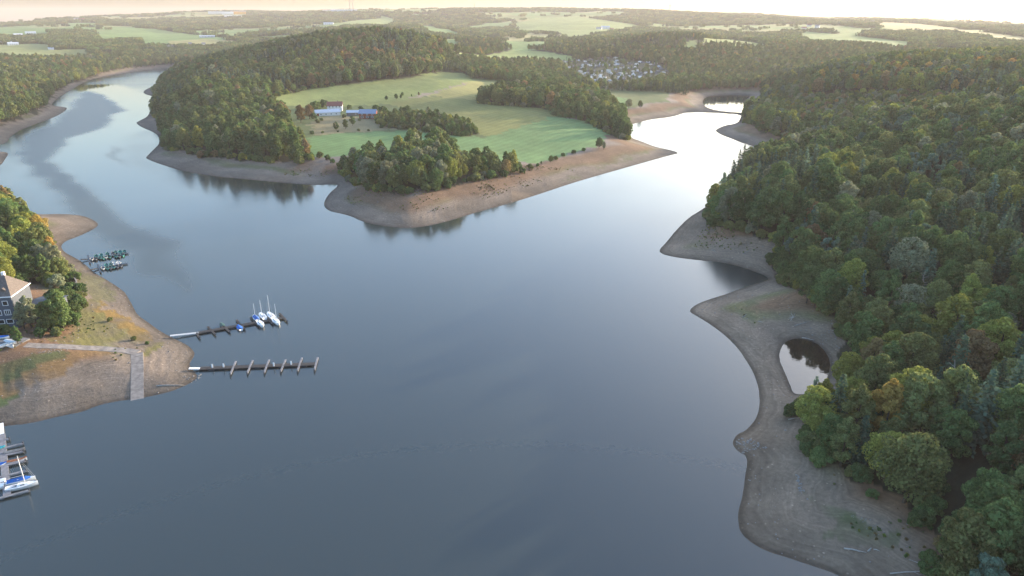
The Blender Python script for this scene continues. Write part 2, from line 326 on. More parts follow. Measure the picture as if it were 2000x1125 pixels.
L1GRASS = [([(160,585),(205,590),(250,640),(315,672),(310,690),(250,672),(120,665),(70,660),(150,640)], (.130, .120, .045)), ([(200,590),(245,625),(300,665),(250,668),(215,640)], (.20, .13, .045)), ([(-60,735),(60,690),(180,683),(250,690),(180,705),(60,755),(20,790),(-60,790)], (.165, .105, .050)), ([(-60,725),(60,690),(150,682),(120,700),(40,735),(-60,755)], (.085, .09, .04)), ([(-60,770),(20,770),(60,765),(20,790),(-60,800)], (.08, .10, .04)), ([(150,520),(165,530),(215,565),(240,590),(170,590),(150,565)], (.13, .12, .07))]
cols = np.zeros(GX.shape + (3,)); forest = np.zeros(GX.shape, bool)
WX = GX + fbm(GX + 333, GY, 9, 3) * np.clip(4 + GR / 120, 4, 14); WY = GY + fbm(GX, GY + 777, 9, 3) * np.clip(4 + GR / 120, 4, 14)
n1 = fbm(GX, GY, 60, 4); n2 = fbm(GX, GY, 7, 3); n3 = fbm(GX, GY, 500, 3)
cols[:] = (.040, .042, .024)                                     # woodland floor
cols[(GY < 1050) & (GR < 1200)] = (.095, .125, .050)
pen_or_l1 = (GR < 1150)
for key, c in (('G1', (.185, .215, .070)), ('G2B', (.25, .235, .085)), ('G2', (.170, .180, .060)), ('G3', (.115, .20, .075)), ('YARD', (.20, .175, .095)), ('G5', (.115, .20, .075)), ('SCRUB', (.085, .088, .038)), ('CAMP', (.075, .085, .05))):
    cols[inside(WX, WY, POLY[key])] = c
FC = [(.145, .225, .075), (.215, .265, .09), (.20, .225, .085), (.28, .26, .11)]
MEADOW = np.zeros(GX.shape, bool)
for key in ('G1', 'G2', 'G2B', 'G3', 'G5'): MEADOW |= inside(WX, WY, POLY[key])
infield = np.zeros(GX.shape, bool)
for p, c in FPOLY:
    m_ = inside(WX, WY, p) & (GR > 1000); cols[m_] = FC[c]; infield |= m_
def clearing(x, y):
    return np.where(np.hypot(x, y) > 1900, fbm(x, y * .8, 460, 3) + .20 * np.sin(y / 260), 1) < -.10
clr = clearing(GX, GY) & ~infield; fsel = fbm(GX + 5000, GY, 260, 2)
for lo_, hi_, ci_ in ((-9, -.12, 0), (-.12, .05, 2), (.05, .2, 1), (.2, 9, 3)): cols[clr & (fsel >= lo_) & (fsel < hi_)] = FC[ci_]
WOODS = ('RIGHT', 'PEN', 'COPSE', 'HEDGE', 'STRIP', 'LEFT', 'L1')
inwood = {k_: inside(WX, WY, POLY[k_]) for k_ in WOODS}
for k_ in WOODS: cols[inwood[k_] & ~inside(WX, WY, POLY['SCRUB'])] = (.042, .040, .024)
cols *= (1 + .30 * n1 + .22 * n2)[..., None]
# the drawn-down shore: mud and gravel with bands that follow the water line
sw = SD + 9 * fbm(GX, GY, 34, 4)
width = np.full(GX.shape, 62.0); width = np.where((GR < 260) & (GX > 0), 75, width); width = np.where(GR > 800, 46, width)
anywood = np.zeros(GX.shape, bool)
for k_ in WOODS: anywood |= inside(WX, WY, POLY[k_])
anyg = inside(WX, WY, POLY['G3']) | inside(WX, WY, POLY['G5']) | inside(WX, WY, POLY['YARD'])
bm = (SD < width + 8 * n1) & ~anywood & ~anyg & (SD < 100)
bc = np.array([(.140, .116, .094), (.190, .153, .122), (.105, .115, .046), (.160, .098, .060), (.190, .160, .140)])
t = np.clip(sw, 0, 90)
def band(c0, c1, w): return sstep(c0 - w, c0 + w, t) * (1 - sstep(c1 - w, c1 + w, t))
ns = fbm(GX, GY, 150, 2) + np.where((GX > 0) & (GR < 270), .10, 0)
c = bc[0] + (bc[1] - bc[0]) * sstep(4, 12, t)[..., None]
c = c + (bc[2] - c) * (band(16, 23, 2.5) * sstep(-.1, .3, n1 + ns * .5 + .1) * .75)[..., None]
pf = ((GX > -130) & (GX < 260) & (GR > 330) & (GR < 720)).astype(float)
c = c + (bc[3] - c) * (np.maximum(band(22, 40, 4) * sstep(-.30, .15, ns + .12 + .5 * n1), pf * band(18, 40, 5) * .95) * np.where((GX < -150) & (GR > 500), .25, .9))[..., None]
c = c + (bc[4] - c) * (sstep(40, 46, t) * .8)[..., None]
c = c * (1 + .35 * n2 + .25 * n1)[..., None] * np.where(((GX > 0) & (GR < 420))[..., None], np.array((1.32, 1.22, 1.10)), 1.0)  # near right shore colour lifted and warmed to offset its shade
c = c * (.55 + .45 * sstep(.2, 2.2, SD))[..., None]               # wet mud at the water's edge
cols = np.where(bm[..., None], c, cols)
for pl, cc in L1GRASS:
    q = area(pl); m_ = inside(WX, WY, q); w_ = np.clip(.75 + 1.2 * n2 + .5 * n1, 0, 1)[..., None]
    cols = np.where(m_[..., None], cols * (1 - w_) + np.array(cc) * (1 + .4 * n2[..., None]) * w_, cols)
for pl in ([(1450,590),(1475,580),(1468,610),(1480,650),(1455,620)], [(1550,960),(1620,985),(1700,1015),(1690,1030),(1600,1000)], [(1640,1000),(1760,1040),(1740,1070),(1600,1040)], [(1100,345),(1290,290),(1270,300),(1100,352)]):
    q = area(pl); m_ = inside(WX, WY, q); w_ = np.clip(.22 + 1.0 * n2, 0, .7)[..., None]; cols = np.where(m_[..., None], cols * (1 - w_) + np.array((.10, .115, .05)) * w_, cols)
trk = area([(800,190),(822,186),(845,179),(875,171),(915,161),(918,162),(878,173),(848,182),(824,189),(802,193)])
cols[inside(WX, WY, trk)] = (.26, .21, .16)
cols = np.clip(cols, .01, .7)

ii = np.arange(NA * NR).reshape(NA, NR)
F = np.stack([ii[:-1, :-1], ii[:-1, 1:], ii[1:, 1:], ii[1:, :-1]], -1).reshape(-1, 4)
F = F[:, ::-1]
def grid_mesh(name, X, Y, Z, F):
    me = bpy.data.meshes.new(name); me.vertices.add(X.size); me.vertices.foreach_set('co', np.stack([X, Y, Z], -1).reshape(-1).astype(np.float32))
    me.loops.add(F.size); me.loops.foreach_set('vertex_index', F.reshape(-1).astype(np.int32)); me.polygons.add(len(F)); me.polygons.foreach_set('loop_start', np.arange(0, F.size, 4, dtype=np.int32))
    me.polygons.foreach_set('use_smooth', np.ones(len(F), bool)); me.update(calc_edges=True); return me
keep = (SD.reshape(-1)[F].max(1) > -25)
gm = grid_mesh('ground', GX, GY, GZ, F[keep])
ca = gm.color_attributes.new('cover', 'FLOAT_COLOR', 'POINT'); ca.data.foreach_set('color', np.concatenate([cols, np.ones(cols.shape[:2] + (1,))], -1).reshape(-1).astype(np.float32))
at = gm.attributes.new('shore', 'FLOAT', 'POINT'); at.data.foreach_set('value', np.where(bm, SD, 400).reshape(-1).astype(np.float32))
at = gm.attributes.new('meadow', 'FLOAT', 'POINT'); at.data.foreach_set('value', MEADOW.astype(float).reshape(-1).astype(np.float32))
m = bpy.data.materials.new('land'); m.use_nodes = True; nt = m.node_tree; b = nt.nodes['Principled BSDF']; b.inputs['Roughness'].default_value = .95; b.inputs['Specular IOR Level'].default_value = .15
a1 = nd(nt, 'ShaderNodeAttribute', attribute_name='cover'); a2 = nd(nt, 'ShaderNodeAttribute', attribute_name='shore'); tc = nd(nt, 'ShaderNodeTexCoord')
z1 = nd(nt, 'ShaderNodeTexNoise'); z1.inputs['Scale'].default_value = .9; z1.inputs['Detail'].default_value = 7; z1.inputs['Roughness'].default_value = .7; nt.links.new(tc.outputs['Object'], z1.inputs['Vector'])
z3 = nd(nt, 'ShaderNodeTexNoise'); z3.inputs['Scale'].default_value = .06; z3.inputs['Detail'].default_value = 3; nt.links.new(tc.outputs['Object'], z3.inputs['Vector'])
ad = nd(nt, 'ShaderNodeMath', operation='MULTIPLY_ADD'); nt.links.new(z3.outputs['Fac'], ad.inputs[0]); ad.inputs[1].default_value = 11.0; nt.links.new(a2.outputs['Fac'], ad.inputs[2])
cx = nd(nt, 'ShaderNodeCombineXYZ'); nt.links.new(ad.outputs[0], cx.inputs[0])
z2 = nd(nt, 'ShaderNodeTexNoise'); z2.inputs['Scale'].default_value = 1.1; z2.inputs['Detail'].default_value = 4; nt.links.new(cx.outputs[0], z2.inputs['Vector'])
def mrange(nt, src, a0, a1_, lo, hi):
    q = nd(nt, 'ShaderNodeMapRange'); q.inputs['From Min'].default_value = a0; q.inputs['From Max'].default_value = a1_; q.inputs['To Min'].default_value = lo; q.inputs['To Max'].default_value = hi; nt.links.new(src, q.inputs['Value']); return q.outputs[0]
m1 = mrange(nt, z1.outputs['Fac'], .25, .75, .70, 1.30); m2 = mrange(nt, z2.outputs['Fac'], .3, .7, .80, 1.20)
onb = mrange(nt, a2.outputs['Fac'], 90, 100, 1, 0)
mx = nd(nt, 'ShaderNodeMix', data_type='FLOAT'); nt.links.new(onb, mx.inputs[0]); mx.inputs[2].default_value = 1.0; nt.links.new(m2, mx.inputs[3])
vo = nd(nt, 'ShaderNodeTexVoronoi'); vo.inputs['Scale'].default_value = .8; nt.links.new(tc.outputs['Object'], vo.inputs['Vector'])
sp1 = mrange(nt, vo.outputs['Distance'], .10, .26, 1, 0); sps = nd(nt, 'ShaderNodeSeparateColor'); nt.links.new(vo.outputs['Color'], sps.inputs[0]); sp2 = mrange(nt, sps.outputs[0], .80, .9, 0, .85)
sp3 = nd(nt, 'ShaderNodeMath', operation='MULTIPLY'); nt.links.new(sp1, sp3.inputs[0]); nt.links.new(sp2, sp3.inputs[1]); sp4 = nd(nt, 'ShaderNodeMath', operation='MULTIPLY_ADD'); nt.links.new(sp3.outputs[0], sp4.inputs[0]); nt.links.new(onb, sp4.inputs[1]); sp4.inputs[2].default_value = 1.0
a3 = nd(nt, 'ShaderNodeAttribute', attribute_name='meadow'); wv = nd(nt, 'ShaderNodeTexWave'); wv.inputs['Scale'].default_value = .045; wv.inputs['Distortion'].default_value = 2.5; wv.inputs['Detail Scale'].default_value = .02; wv.inputs['Detail'].default_value = 2
mp_ = nd(nt, 'ShaderNodeMapping'); mp_.inputs['Rotation'].default_value = (0, 0, .5); nt.links.new(tc.outputs['Object'], mp_.inputs['Vector']); nt.links.new(mp_.outputs[0], wv.inputs['Vector'])
wr_ = mrange(nt, wv.outputs['Fac'], 0, 1, .93, 1.07); wmx = nd(nt, 'ShaderNodeMix', data_type='FLOAT'); nt.links.new(a3.outputs['Fac'], wmx.inputs[0]); wmx.inputs[2].default_value = 1.0; nt.links.new(wr_, wmx.inputs[3])
mw_ = nd(nt, 'ShaderNodeMath', operation='MULTIPLY'); nt.links.new(m1, mw_.inputs[0]); nt.links.new(wmx.outputs[0], mw_.inputs[1]); m1 = mw_.outputs[0]
m0 = nd(nt, 'ShaderNodeMath', operation='MULTIPLY'); nt.links.new(m1, m0.inputs[0]); nt.links.new(sp4.outputs[0], m0.inputs[1])
mm = nd(nt, 'ShaderNodeMath', operation='MULTIPLY'); nt.links.new(m0.outputs[0], mm.inputs[0]); nt.links.new(mx.outputs[0], mm.inputs[1])
vm = nd(nt, 'ShaderNodeVectorMath', operation='SCALE'); nt.links.new(a1.outputs['Color'], vm.inputs[0]); nt.links.new(mm.outputs[0], vm.inputs['Scale']); nt.links.new(vm.outputs[0], b.inputs['Base Color'])
bp = nd(nt, 'ShaderNodeBump'); bp.inputs['Strength'].default_value = .5; bp.inputs['Distance'].default_value = .4; nt.links.new(z1.outputs['Fac'], bp.inputs['Height']); nt.links.new(bp.outputs['Normal'], b.inputs['Normal'])
gm.materials.append(m)
tag(put('ground', gm), kind='structure')

# ------------------------------------------------------------------ water
def watermat(name, body, ruffled, calm):
    m = bpy.data.materials.new(name); m.use_nodes = True; nt = m.node_tree; b = nt.nodes['Principled BSDF']
    b.inputs['IOR'].default_value = 1.6; b.inputs['Specular IOR Level'].default_value = .5
    tc = nd(nt, 'ShaderNodeTexCoord'); at_ = nd(nt, 'ShaderNodeAttribute', attribute_name='calm')
    z = nd(nt, 'ShaderNodeTexNoise'); z.inputs['Scale'].default_value = .55; z.inputs['Detail'].default_value = 3; nt.links.new(tc.outputs['Object'], z.inputs['Vector'])
    zb = nd(nt, 'ShaderNodeTexNoise'); zb.inputs['Scale'].default_value = .012; zb.inputs['Detail'].default_value = 4; nt.links.new(tc.outputs['Object'], zb.inputs['Vector'])
    rr = nd(nt, 'ShaderNodeMapRange'); rr.inputs['To Min'].default_value = ruffled; rr.inputs['To Max'].default_value = calm; nt.links.new(at_.outputs['Fac'], rr.inputs['Value'])
    pt = mrange(nt, zb.outputs['Fac'], .35, .65, .72, 1.1); ml = nd(nt, 'ShaderNodeMath', operation='MULTIPLY'); nt.links.new(rr.outputs[0], ml.inputs[0]); nt.links.new(pt, ml.inputs[1]); aw_ = nd(nt, 'ShaderNodeAttribute', attribute_name='wind'); mw_ = nd(nt, 'ShaderNodeMix', data_type='FLOAT'); nt.links.new(aw_.outputs['Fac'], mw_.inputs[0]); nt.links.new(ml.outputs[0], mw_.inputs[2]); mw_.inputs[3].default_value = .35; nt.links.new(mw_.outputs[0], b.inputs['Roughness'])
    st = nd(nt, 'ShaderNodeMapRange'); st.inputs['To Min'].default_value = .05; st.inputs['To Max'].default_value = .02; nt.links.new(at_.outputs['Fac'], st.inputs['Value'])
    bp = nd(nt, 'ShaderNodeBump'); bp.inputs['Distance'].default_value = .35; nt.links.new(st.outputs[0], bp.inputs['Strength']); nt.links.new(z.outputs['Fac'], bp.inputs['Height']); nt.links.new(bp.outputs['Normal'], b.inputs['Normal'])
    b.inputs['Base Color'].default_value = (*body, 1); return m
WA = np.linspace(R(-75), R(75), 420); WR = np.exp(np.linspace(math.log(12), math.log(2300), 420)); wa, wr = np.meshgrid(WA, WR, indexing='ij'); wx = np.sin(wa) * wr; wy = np.cos(wa) * wr
jj = np.arange(420 * 420).reshape(420, 420); WF = np.stack([jj[:-1, :-1], jj[:-1, 1:], jj[1:, 1:], jj[1:, :-1]], -1).reshape(-1, 4)[:, ::-1]
wm = grid_mesh('lake', wx, wy, np.zeros_like(wx), WF)
slick = flat([(190,168),(240,188),(262,212),(245,240),(175,270),(140,300),(150,330),(200,370),(300,410)])
def line_dist(x, y, p):
    d = np.full(x.shape, 1e9)
    for a_, b_ in zip(p[:-1], p[1:]):
        e = b_ - a_; t_ = np.clip(((x - a_[0]) * e[0] + (y - a_[1]) * e[1]) / (e @ e), 0, 1); d = np.minimum(d, np.hypot(x - a_[0] - t_ * e[0], y - a_[1] - t_ * e[1]))
    return d
dl = line_dist(wx, wy, slick) + 10 * fbm(wx, wy, 90, 2)
calm = np.clip(1 - sstep(18, 46, dl), 0, 1)
lee = inside(wx, wy, flat([(150,300),(200,370),(340,440),(400,520),(460,620),(800,760),(1500,820),(1500,60),(1200,200),(640,300),(300,290)]))
ld = seg_dist(wx, wy, flat([(150,300),(200,370),(340,440),(400,520),(460,620),(800,760),(1500,820),(1500,60),(1200,200),(640,300),(300,290)]))
calm = np.maximum(calm * 1.0, np.where(lee, sstep(0, 240, ld * (1 + .9 * fbm(wx, wy, 60, 3))), 0) * .92)
WIND = [[(20,330),(30,262),(110,228),(142,182),(188,174),(238,194),(252,214),(232,238),(168,268),(126,298),(130,328),(178,372),(258,410),(340,450),(430,560),(330,600),(230,500),(70,410)], [(198,292),(222,276),(256,288),(262,326),(242,340),(212,322)]]
wind = np.zeros(wx.shape)
ux = wx + 9 * fbm(wx, wy, 40, 3); uy = wy + 22 * fbm(wx + 500, wy, 50, 3)
for pl in WIND:
    q = chaikin(flat(pl), 2); wind = np.maximum(wind, np.where(inside(ux, uy, q), sstep(0, 14, seg_dist(ux, uy, q)), 0))
at = wm.attributes.new('wind', 'FLOAT', 'POINT'); at.data.foreach_set('value', wind.reshape(-1).astype(np.float32))
at = wm.attributes.new('calm', 'FLOAT', 'POINT'); at.data.foreach_set('value', calm.reshape(-1).astype(np.float32))
wm.materials.append(watermat('lake_water', (.026, .036, .036), .19, .025))
tag(put('lake', wm), kind='structure')
def poly_water(name, poly, z, m):
    c_ = poly.mean(0); ring = [tuple(c_ + (p - c_) * 1.25) + (z,) for p in poly]; mb = MB(); mb.v = ring; mb.f = [tuple(range(len(ring)))]
    me = mb.mesh(name, m); return tag(put(name, me), kind='structure')
poly_water('pond', pond, .02, watermat('pond_water', (.035, .022, .016), .04, .03))
poly_water('reservoir_pool', pool, .02, watermat('pool_water', (.03, .045, .05), .05, .04))
# ------------------------------------------------------------------ trees
def leaf_quads(p, nrm, size, r_):
    nn = nrm + r_.normal(0, .55, nrm.shape); nn /= np.linalg.norm(nn, axis=1)[:, None]
    t_ = np.cross(nn, r_.normal(0, 1, nn.shape)); t_ /= np.linalg.norm(t_, axis=1)[:, None] + 1e-9; b_ = np.cross(nn, t_)
    s1 = (size * r_.uniform(.6, 1.35, len(p)))[:, None]; s2 = s1 * r_.uniform(.55, 1.0, len(p))[:, None]
    return np.stack([p - t_ * s1, p - b_ * s2 + nn * s1 * .15, p + t_ * s1, p + b_ * s2 - nn * s1 * .1], 1)
def crown_points(seed, h, rad, base, nl, npts, shape=0.0):
    r_ = np.random.default_rng(seed); c_ = []; q_ = []
    for i in range(nl):
        t_ = (i + .5) / nl; z = base + (h - base) * (.12 + .80 * t_); prof = math.sin(math.pi * min(.20 + .74 * t_, 1)) ** (.75 + shape)
        a_ = i * 2.399 + r_.uniform(-.5, .5); rr = rad * prof * r_.uniform(.40, .95)
        if t_ > .93: rr *= .25
        c_.append((math.cos(a_) * rr, math.sin(a_) * rr, z)); q_.append(rad * r_.uniform(.20, .37) * (.75 + .35 * prof))
    c_ = np.array(c_); q_ = np.array(q_)
    w_ = q_ ** 2 / (q_ ** 2).sum(); idx = r_.choice(nl, npts * 2, p=w_); d_ = r_.normal(0, 1, (npts * 2, 3)); d_[:, 2] += .35; d_ /= np.linalg.norm(d_, axis=1)[:, None]
    p = c_[idx] + d_ * (q_[idx] * r_.uniform(.80, 1.08, npts * 2))[:, None] * np.array([1, 1, .85])
    bad = np.zeros(len(p), bool)
    for j in range(nl): bad |= (np.linalg.norm((p - c_[j]) / np.array([1, 1, .85]), axis=1) < q_[j] * .72) & (idx != j)
    p = p[~bad][:npts]; d_ = d_[~bad][:npts]
    return p, d_, c_, q_, r_
def broad_crown(seed, h, rad, base, nl, npts, size, shape=0.0):
    p, d_, c_, q_, r_ = crown_points(seed, h, rad, base, nl, npts, shape); return leaf_quads(p, d_, size, r_), c_
def trunk_mb(h, rad, c_, base, seed, limbs=6):
    r_ = random.Random(seed); mb = MB(); lean = (r_.uniform(-.3, .3), r_.uniform(-.3, .3)); tr = .016 * h + .05
    mb.tube([(0, 0, -1.2), (lean[0] * .3, lean[1] * .3, base * .6), (lean[0], lean[1], base + (h - base) * .35), (lean[0] * 1.4, lean[1] * 1.4, h * .85)], [tr * 1.35, tr, tr * .7, tr * .2], 6)
    for i in range(min(limbs, len(c_))):
        q = c_[(i * 2) % len(c_)]; z0 = base * .85 + (q[2] - base) * .35
        mb.tube([(lean[0] * .7, lean[1] * .7, z0), (q[0] * .55, q[1] * .55, (z0 + q[2]) / 2), tuple(q)], [tr * .45, tr * .28, tr * .08], 5)
    return mb
def conifer_crown(seed, h, rad, base, levels, per, size):
    r_ = np.random.default_rng(seed); p = []; nn = []
    for i in range(levels):
        t_ = i / levels; z = base + (h - base) * t_; L = rad * (1 - t_) ** .85 * r_.uniform(.8, 1.1) + .25
        kk = max(4, int(per * (1 - .5 * t_)))
        for j in range(kk):
            a_ = j * 2 * math.pi / kk + i * 1.3 + r_.uniform(-.25, .25); Lj = L * r_.uniform(.75, 1.1); ns = max(2, int(Lj / (size * 1.1)))
            for s_ in range(ns):
                f_ = (s_ + .6) / ns; p.append((math.cos(a_) * Lj * f_, math.sin(a_) * Lj * f_, z - .30 * Lj * f_ * f_ + .1 * Lj * f_)); nn.append((math.cos(a_) * .45, math.sin(a_) * .45, 1.3))
    p = np.array(p); nn = np.array(nn); return leaf_quads(p, nn, size, r_)
def joined(name, quads, tmb, lm, bark):
    a_ = quads_mesh('crown', quads, lm)
    if tmb is None: return a_
    me = bpy.data.meshes.new(name); nq = len(quads); v_ = np.concatenate([quads.reshape(-1, 3), np.array([tuple(q) for q in tmb.v])])
    f_ = [(4 * i, 4 * i + 1, 4 * i + 2, 4 * i + 3) for i in range(nq)] + [tuple(k_ + 4 * nq for k_ in q) for q in tmb.f]
    me.from_pydata(v_.tolist(), [], f_); me.materials.append(lm); me.materials.append(bark); me.polygons.foreach_set('material_index', [0] * nq + [1] * len(tmb.f)); me.update(); bpy.data.meshes.remove(a_); return me
# forms: (crown quads fine, coarse, trunk)   all 14 m tall at scale 1
BF = []
for s_, (h_, rd, bs, nl, sh) in enumerate([(16, 5.2, 1.8, 34, .0), (17, 4.4, 1.6, 34, .15), (15.5, 6.0, 2.0, 40, -.1), (17.5, 3.7, 1.4, 30, .3), (16.5, 5.0, 2.2, 28, .1), (7, 4.6, .1, 22, -.2)]):
    fq, c_ = broad_crown(50 + s_, h_, rd, bs, nl, 6000, .29, sh); cq, _ = broad_crown(50 + s_, h_, rd, bs, nl, 1300, .58, sh)
    BF.append((fq, cq, trunk_mb(h_, rd, c_, bs, s_)))
CF = []
for s_, (h_, rd, lv, pr) in enumerate([(16, 3.3, 26, 11), (16, 2.6, 24, 10), (16, 3.9, 24, 11)]):
    fq = conifer_crown(80 + s_, h_, rd, 1.8, lv, pr, .42); cq = conifer_crown(80 + s_, h_, rd, 1.8, 13, 8, .75)
    mb = MB(); mb.tube([(0, 0, -1), (0, 0, 6), (0, 0, h_ - .3)], [.26, .18, .03], 6); CF.append((fq, cq, mb))
PF = []                                   # pines: bare trunk, ragged flat crown
for s_ in range(2):
    fq, c_ = broad_crown(120 + s_, 15, 3.4, 7.0, 12, 2300, .30, -.1); cq, _ = broad_crown(120 + s_, 15, 3.4, 7.0, 12, 600, .6, -.1); PF.append((fq, cq, trunk_mb(15, 3, c_, 7.0, s_ + 9)))
FORMS = {'broad': BF, 'conifer': CF, 'pine': PF}
MC = {}
def fine(kind, form, c_):
    k_ = (kind, form, c_)
    if k_ not in MC:
        fq, cq, tmb = FORMS[kind][form]; tk = (kind, form, 'trunk')
        if tk not in MC: MC[tk] = tmb.mesh('trunk', M['bark'], True)
        MC[k_] = (quads_mesh('crown', fq, LEAF[c_]), MC[tk])
    return MC[k_]
BCOL = [0, 1, 2, 3, 4, 5, 8, 9]
src = {'fine': [], 'coarse': [], 'far': []}
def src_obj(level, key, me):
    o = bpy.data.objects.new('%s_%03d' % (level, len(src[level])), me); src[level].append((key, o))
for kind, forms in FORMS.items():
    for f_ in range(len(forms)):
        for c_ in (BCOL if kind == 'broad' else [6, 7] if kind == 'conifer' else [1, 7]):
            for lv, qi in (('fine', 0), ('coarse', 1)): src_obj(lv, (kind, f_, c_), joined('tree', forms[f_][qi], forms[f_][2], LEAF[c_], M['bark']))
def far_clump(seed, c_):
    r_ = np.random.default_rng(seed); Q = []
    for i in range(9):
        x_, y_ = r_.uniform(-12, 12, 2); h_ = r_.uniform(7, 12); q_, _c = broad_crown(seed * 31 + i, h_, h_ * .42, .6, 8, 95, 1.15); Q.append(q_ + np.array([x_, y_, 0]))
    return quads_mesh('clump', np.concatenate(Q), LEAF[c_])
for s_ in range(3):
    for c_ in (0, 1, 2, 4, 6): src_obj('far', (s_, c_), far_clump(300 + s_ * 7 + c_, c_))
SRCCOL = {}; SRCIDX = {}
for lv in src:
    cc = bpy.data.collections.new('tree_forms_' + lv); SRCCOL[lv] = cc; SRCIDX[lv] = {}
    for i, (k_, o) in enumerate(src[lv]): cc.objects.link(o); SRCIDX[lv][k_] = i
def stuff(name, label, cat, lv, pts, keys, sc, rz):
    me = bpy.data.meshes.new(name); me.from_pydata([tuple(p) for p in pts], [], [])
    for an, ty, vals in (('idx', 'INT', [SRCIDX[lv][k_] for k_ in keys]), ('sca', 'FLOAT', list(sc)), ('rot', 'FLOAT', list(rz))):
        a_ = me.attributes.new(an, ty, 'POINT'); a_.data.foreach_set('value', np.array(vals, np.int32 if ty == 'INT' else np.float32))
    o = put(name, me); ng = bpy.data.node_groups.new(name + '_nodes', 'GeometryNodeTree')
    ng.interface.new_socket('Geometry', in_out='INPUT', socket_type='NodeSocketGeometry'); ng.interface.new_socket('Geometry', in_out='OUTPUT', socket_type='NodeSocketGeometry')
    gi = ng.nodes.new('NodeGroupInput'); go = ng.nodes.new('NodeGroupOutput'); ip = ng.nodes.new('GeometryNodeInstanceOnPoints'); ci = ng.nodes.new('GeometryNodeCollectionInfo')
    ci.inputs['Collection'].default_value = SRCCOL[lv]; ci.inputs['Separate Children'].default_value = True; ci.inputs['Reset Children'].default_value = True; ip.inputs['Pick Instance'].default_value = True
    def na(nm, ty):
        q = ng.nodes.new('GeometryNodeInputNamedAttribute'); q.data_type = ty; q.inputs['Name'].default_value = nm; return [s for s in q.outputs if s.enabled and s.name == 'Attribute'][0]
    cx_ = ng.nodes.new('ShaderNodeCombineXYZ'); ng.links.new(na('rot', 'FLOAT'), cx_.inputs[2])
    ng.links.new(gi.outputs[0], ip.inputs['Points']); ng.links.new(ci.outputs[0], ip.inputs['Instance']); ng.links.new(na('idx', 'INT'), ip.inputs['Instance Index']); ng.links.new(cx_.outputs[0], ip.inputs['Rotation']); ng.links.new(na('sca', 'FLOAT'), ip.inputs['Scale']); ng.links.new(ip.outputs[0], go.inputs[0])
    md = o.modifiers.new('forest', 'NODES'); md.node_group = ng
    return tag(o, label, cat, None, 'stuff')
# scatter: jittered grid thinned by the wood outlines
def scatter(poly, sp, r_):
    x0, y0 = poly.min(0); x1, y1 = poly.max(0); gx, gy = np.meshgrid(np.arange(x0, x1, sp), np.arange(y0, y1, sp)); gx = gx + r_.uniform(-.42, .42, gx.shape) * sp; gy = gy + r_.uniform(-.42, .42, gy.shape) * sp
    gx = gx.ravel(); gy = gy.ravel(); m_ = inside(gx, gy, poly); return gx[m_], gy[m_]
TREES = []                                # dict(x,y,z,kind,form,col,sc,rz,zone)
def plant(x, y, kind, form, c_, sc, zone, special=None):
    z, s_ = grid_z(x, y); TREES.append(dict(x=float(x), y=float(y), z=float(z), kind=kind, form=form, col=c_, sc=sc, rz=random.uniform(0, 6.28), zone=zone, special=special))
def mixcol(weights): return random.choices(BCOL, weights)[0]
ZW = {'RIGHT': (5, 7, 5, 2.0, .5, 1.3, .0, .04), 'PEN': (7, 5, 3, .35, .35, .6, 0, .02), 'COPSE': (3, 6, 4, 2.5, .3, 2.5, 0, 0), 'HEDGE': (6, 4, 3, .5, .2, 1.5, 0, 0), 'STRIP': (7, 3, 2, .5, .5, .4, 0, 0), 'LEFT': (6, 4, 3, .6, .5, .6, 0, .05), 'L1': (5, 6, 4, 1.5, .3, .5, .06, .05)}
ZS = {'RIGHT': (6.8, .96), 'PEN': (8.0, .93), 'COPSE': (6.6, 1.02), 'HEDGE': (6.0, .50), 'STRIP': (7.0, .92), 'LEFT': (8.0, .88), 'L1': (6.2, .76)}
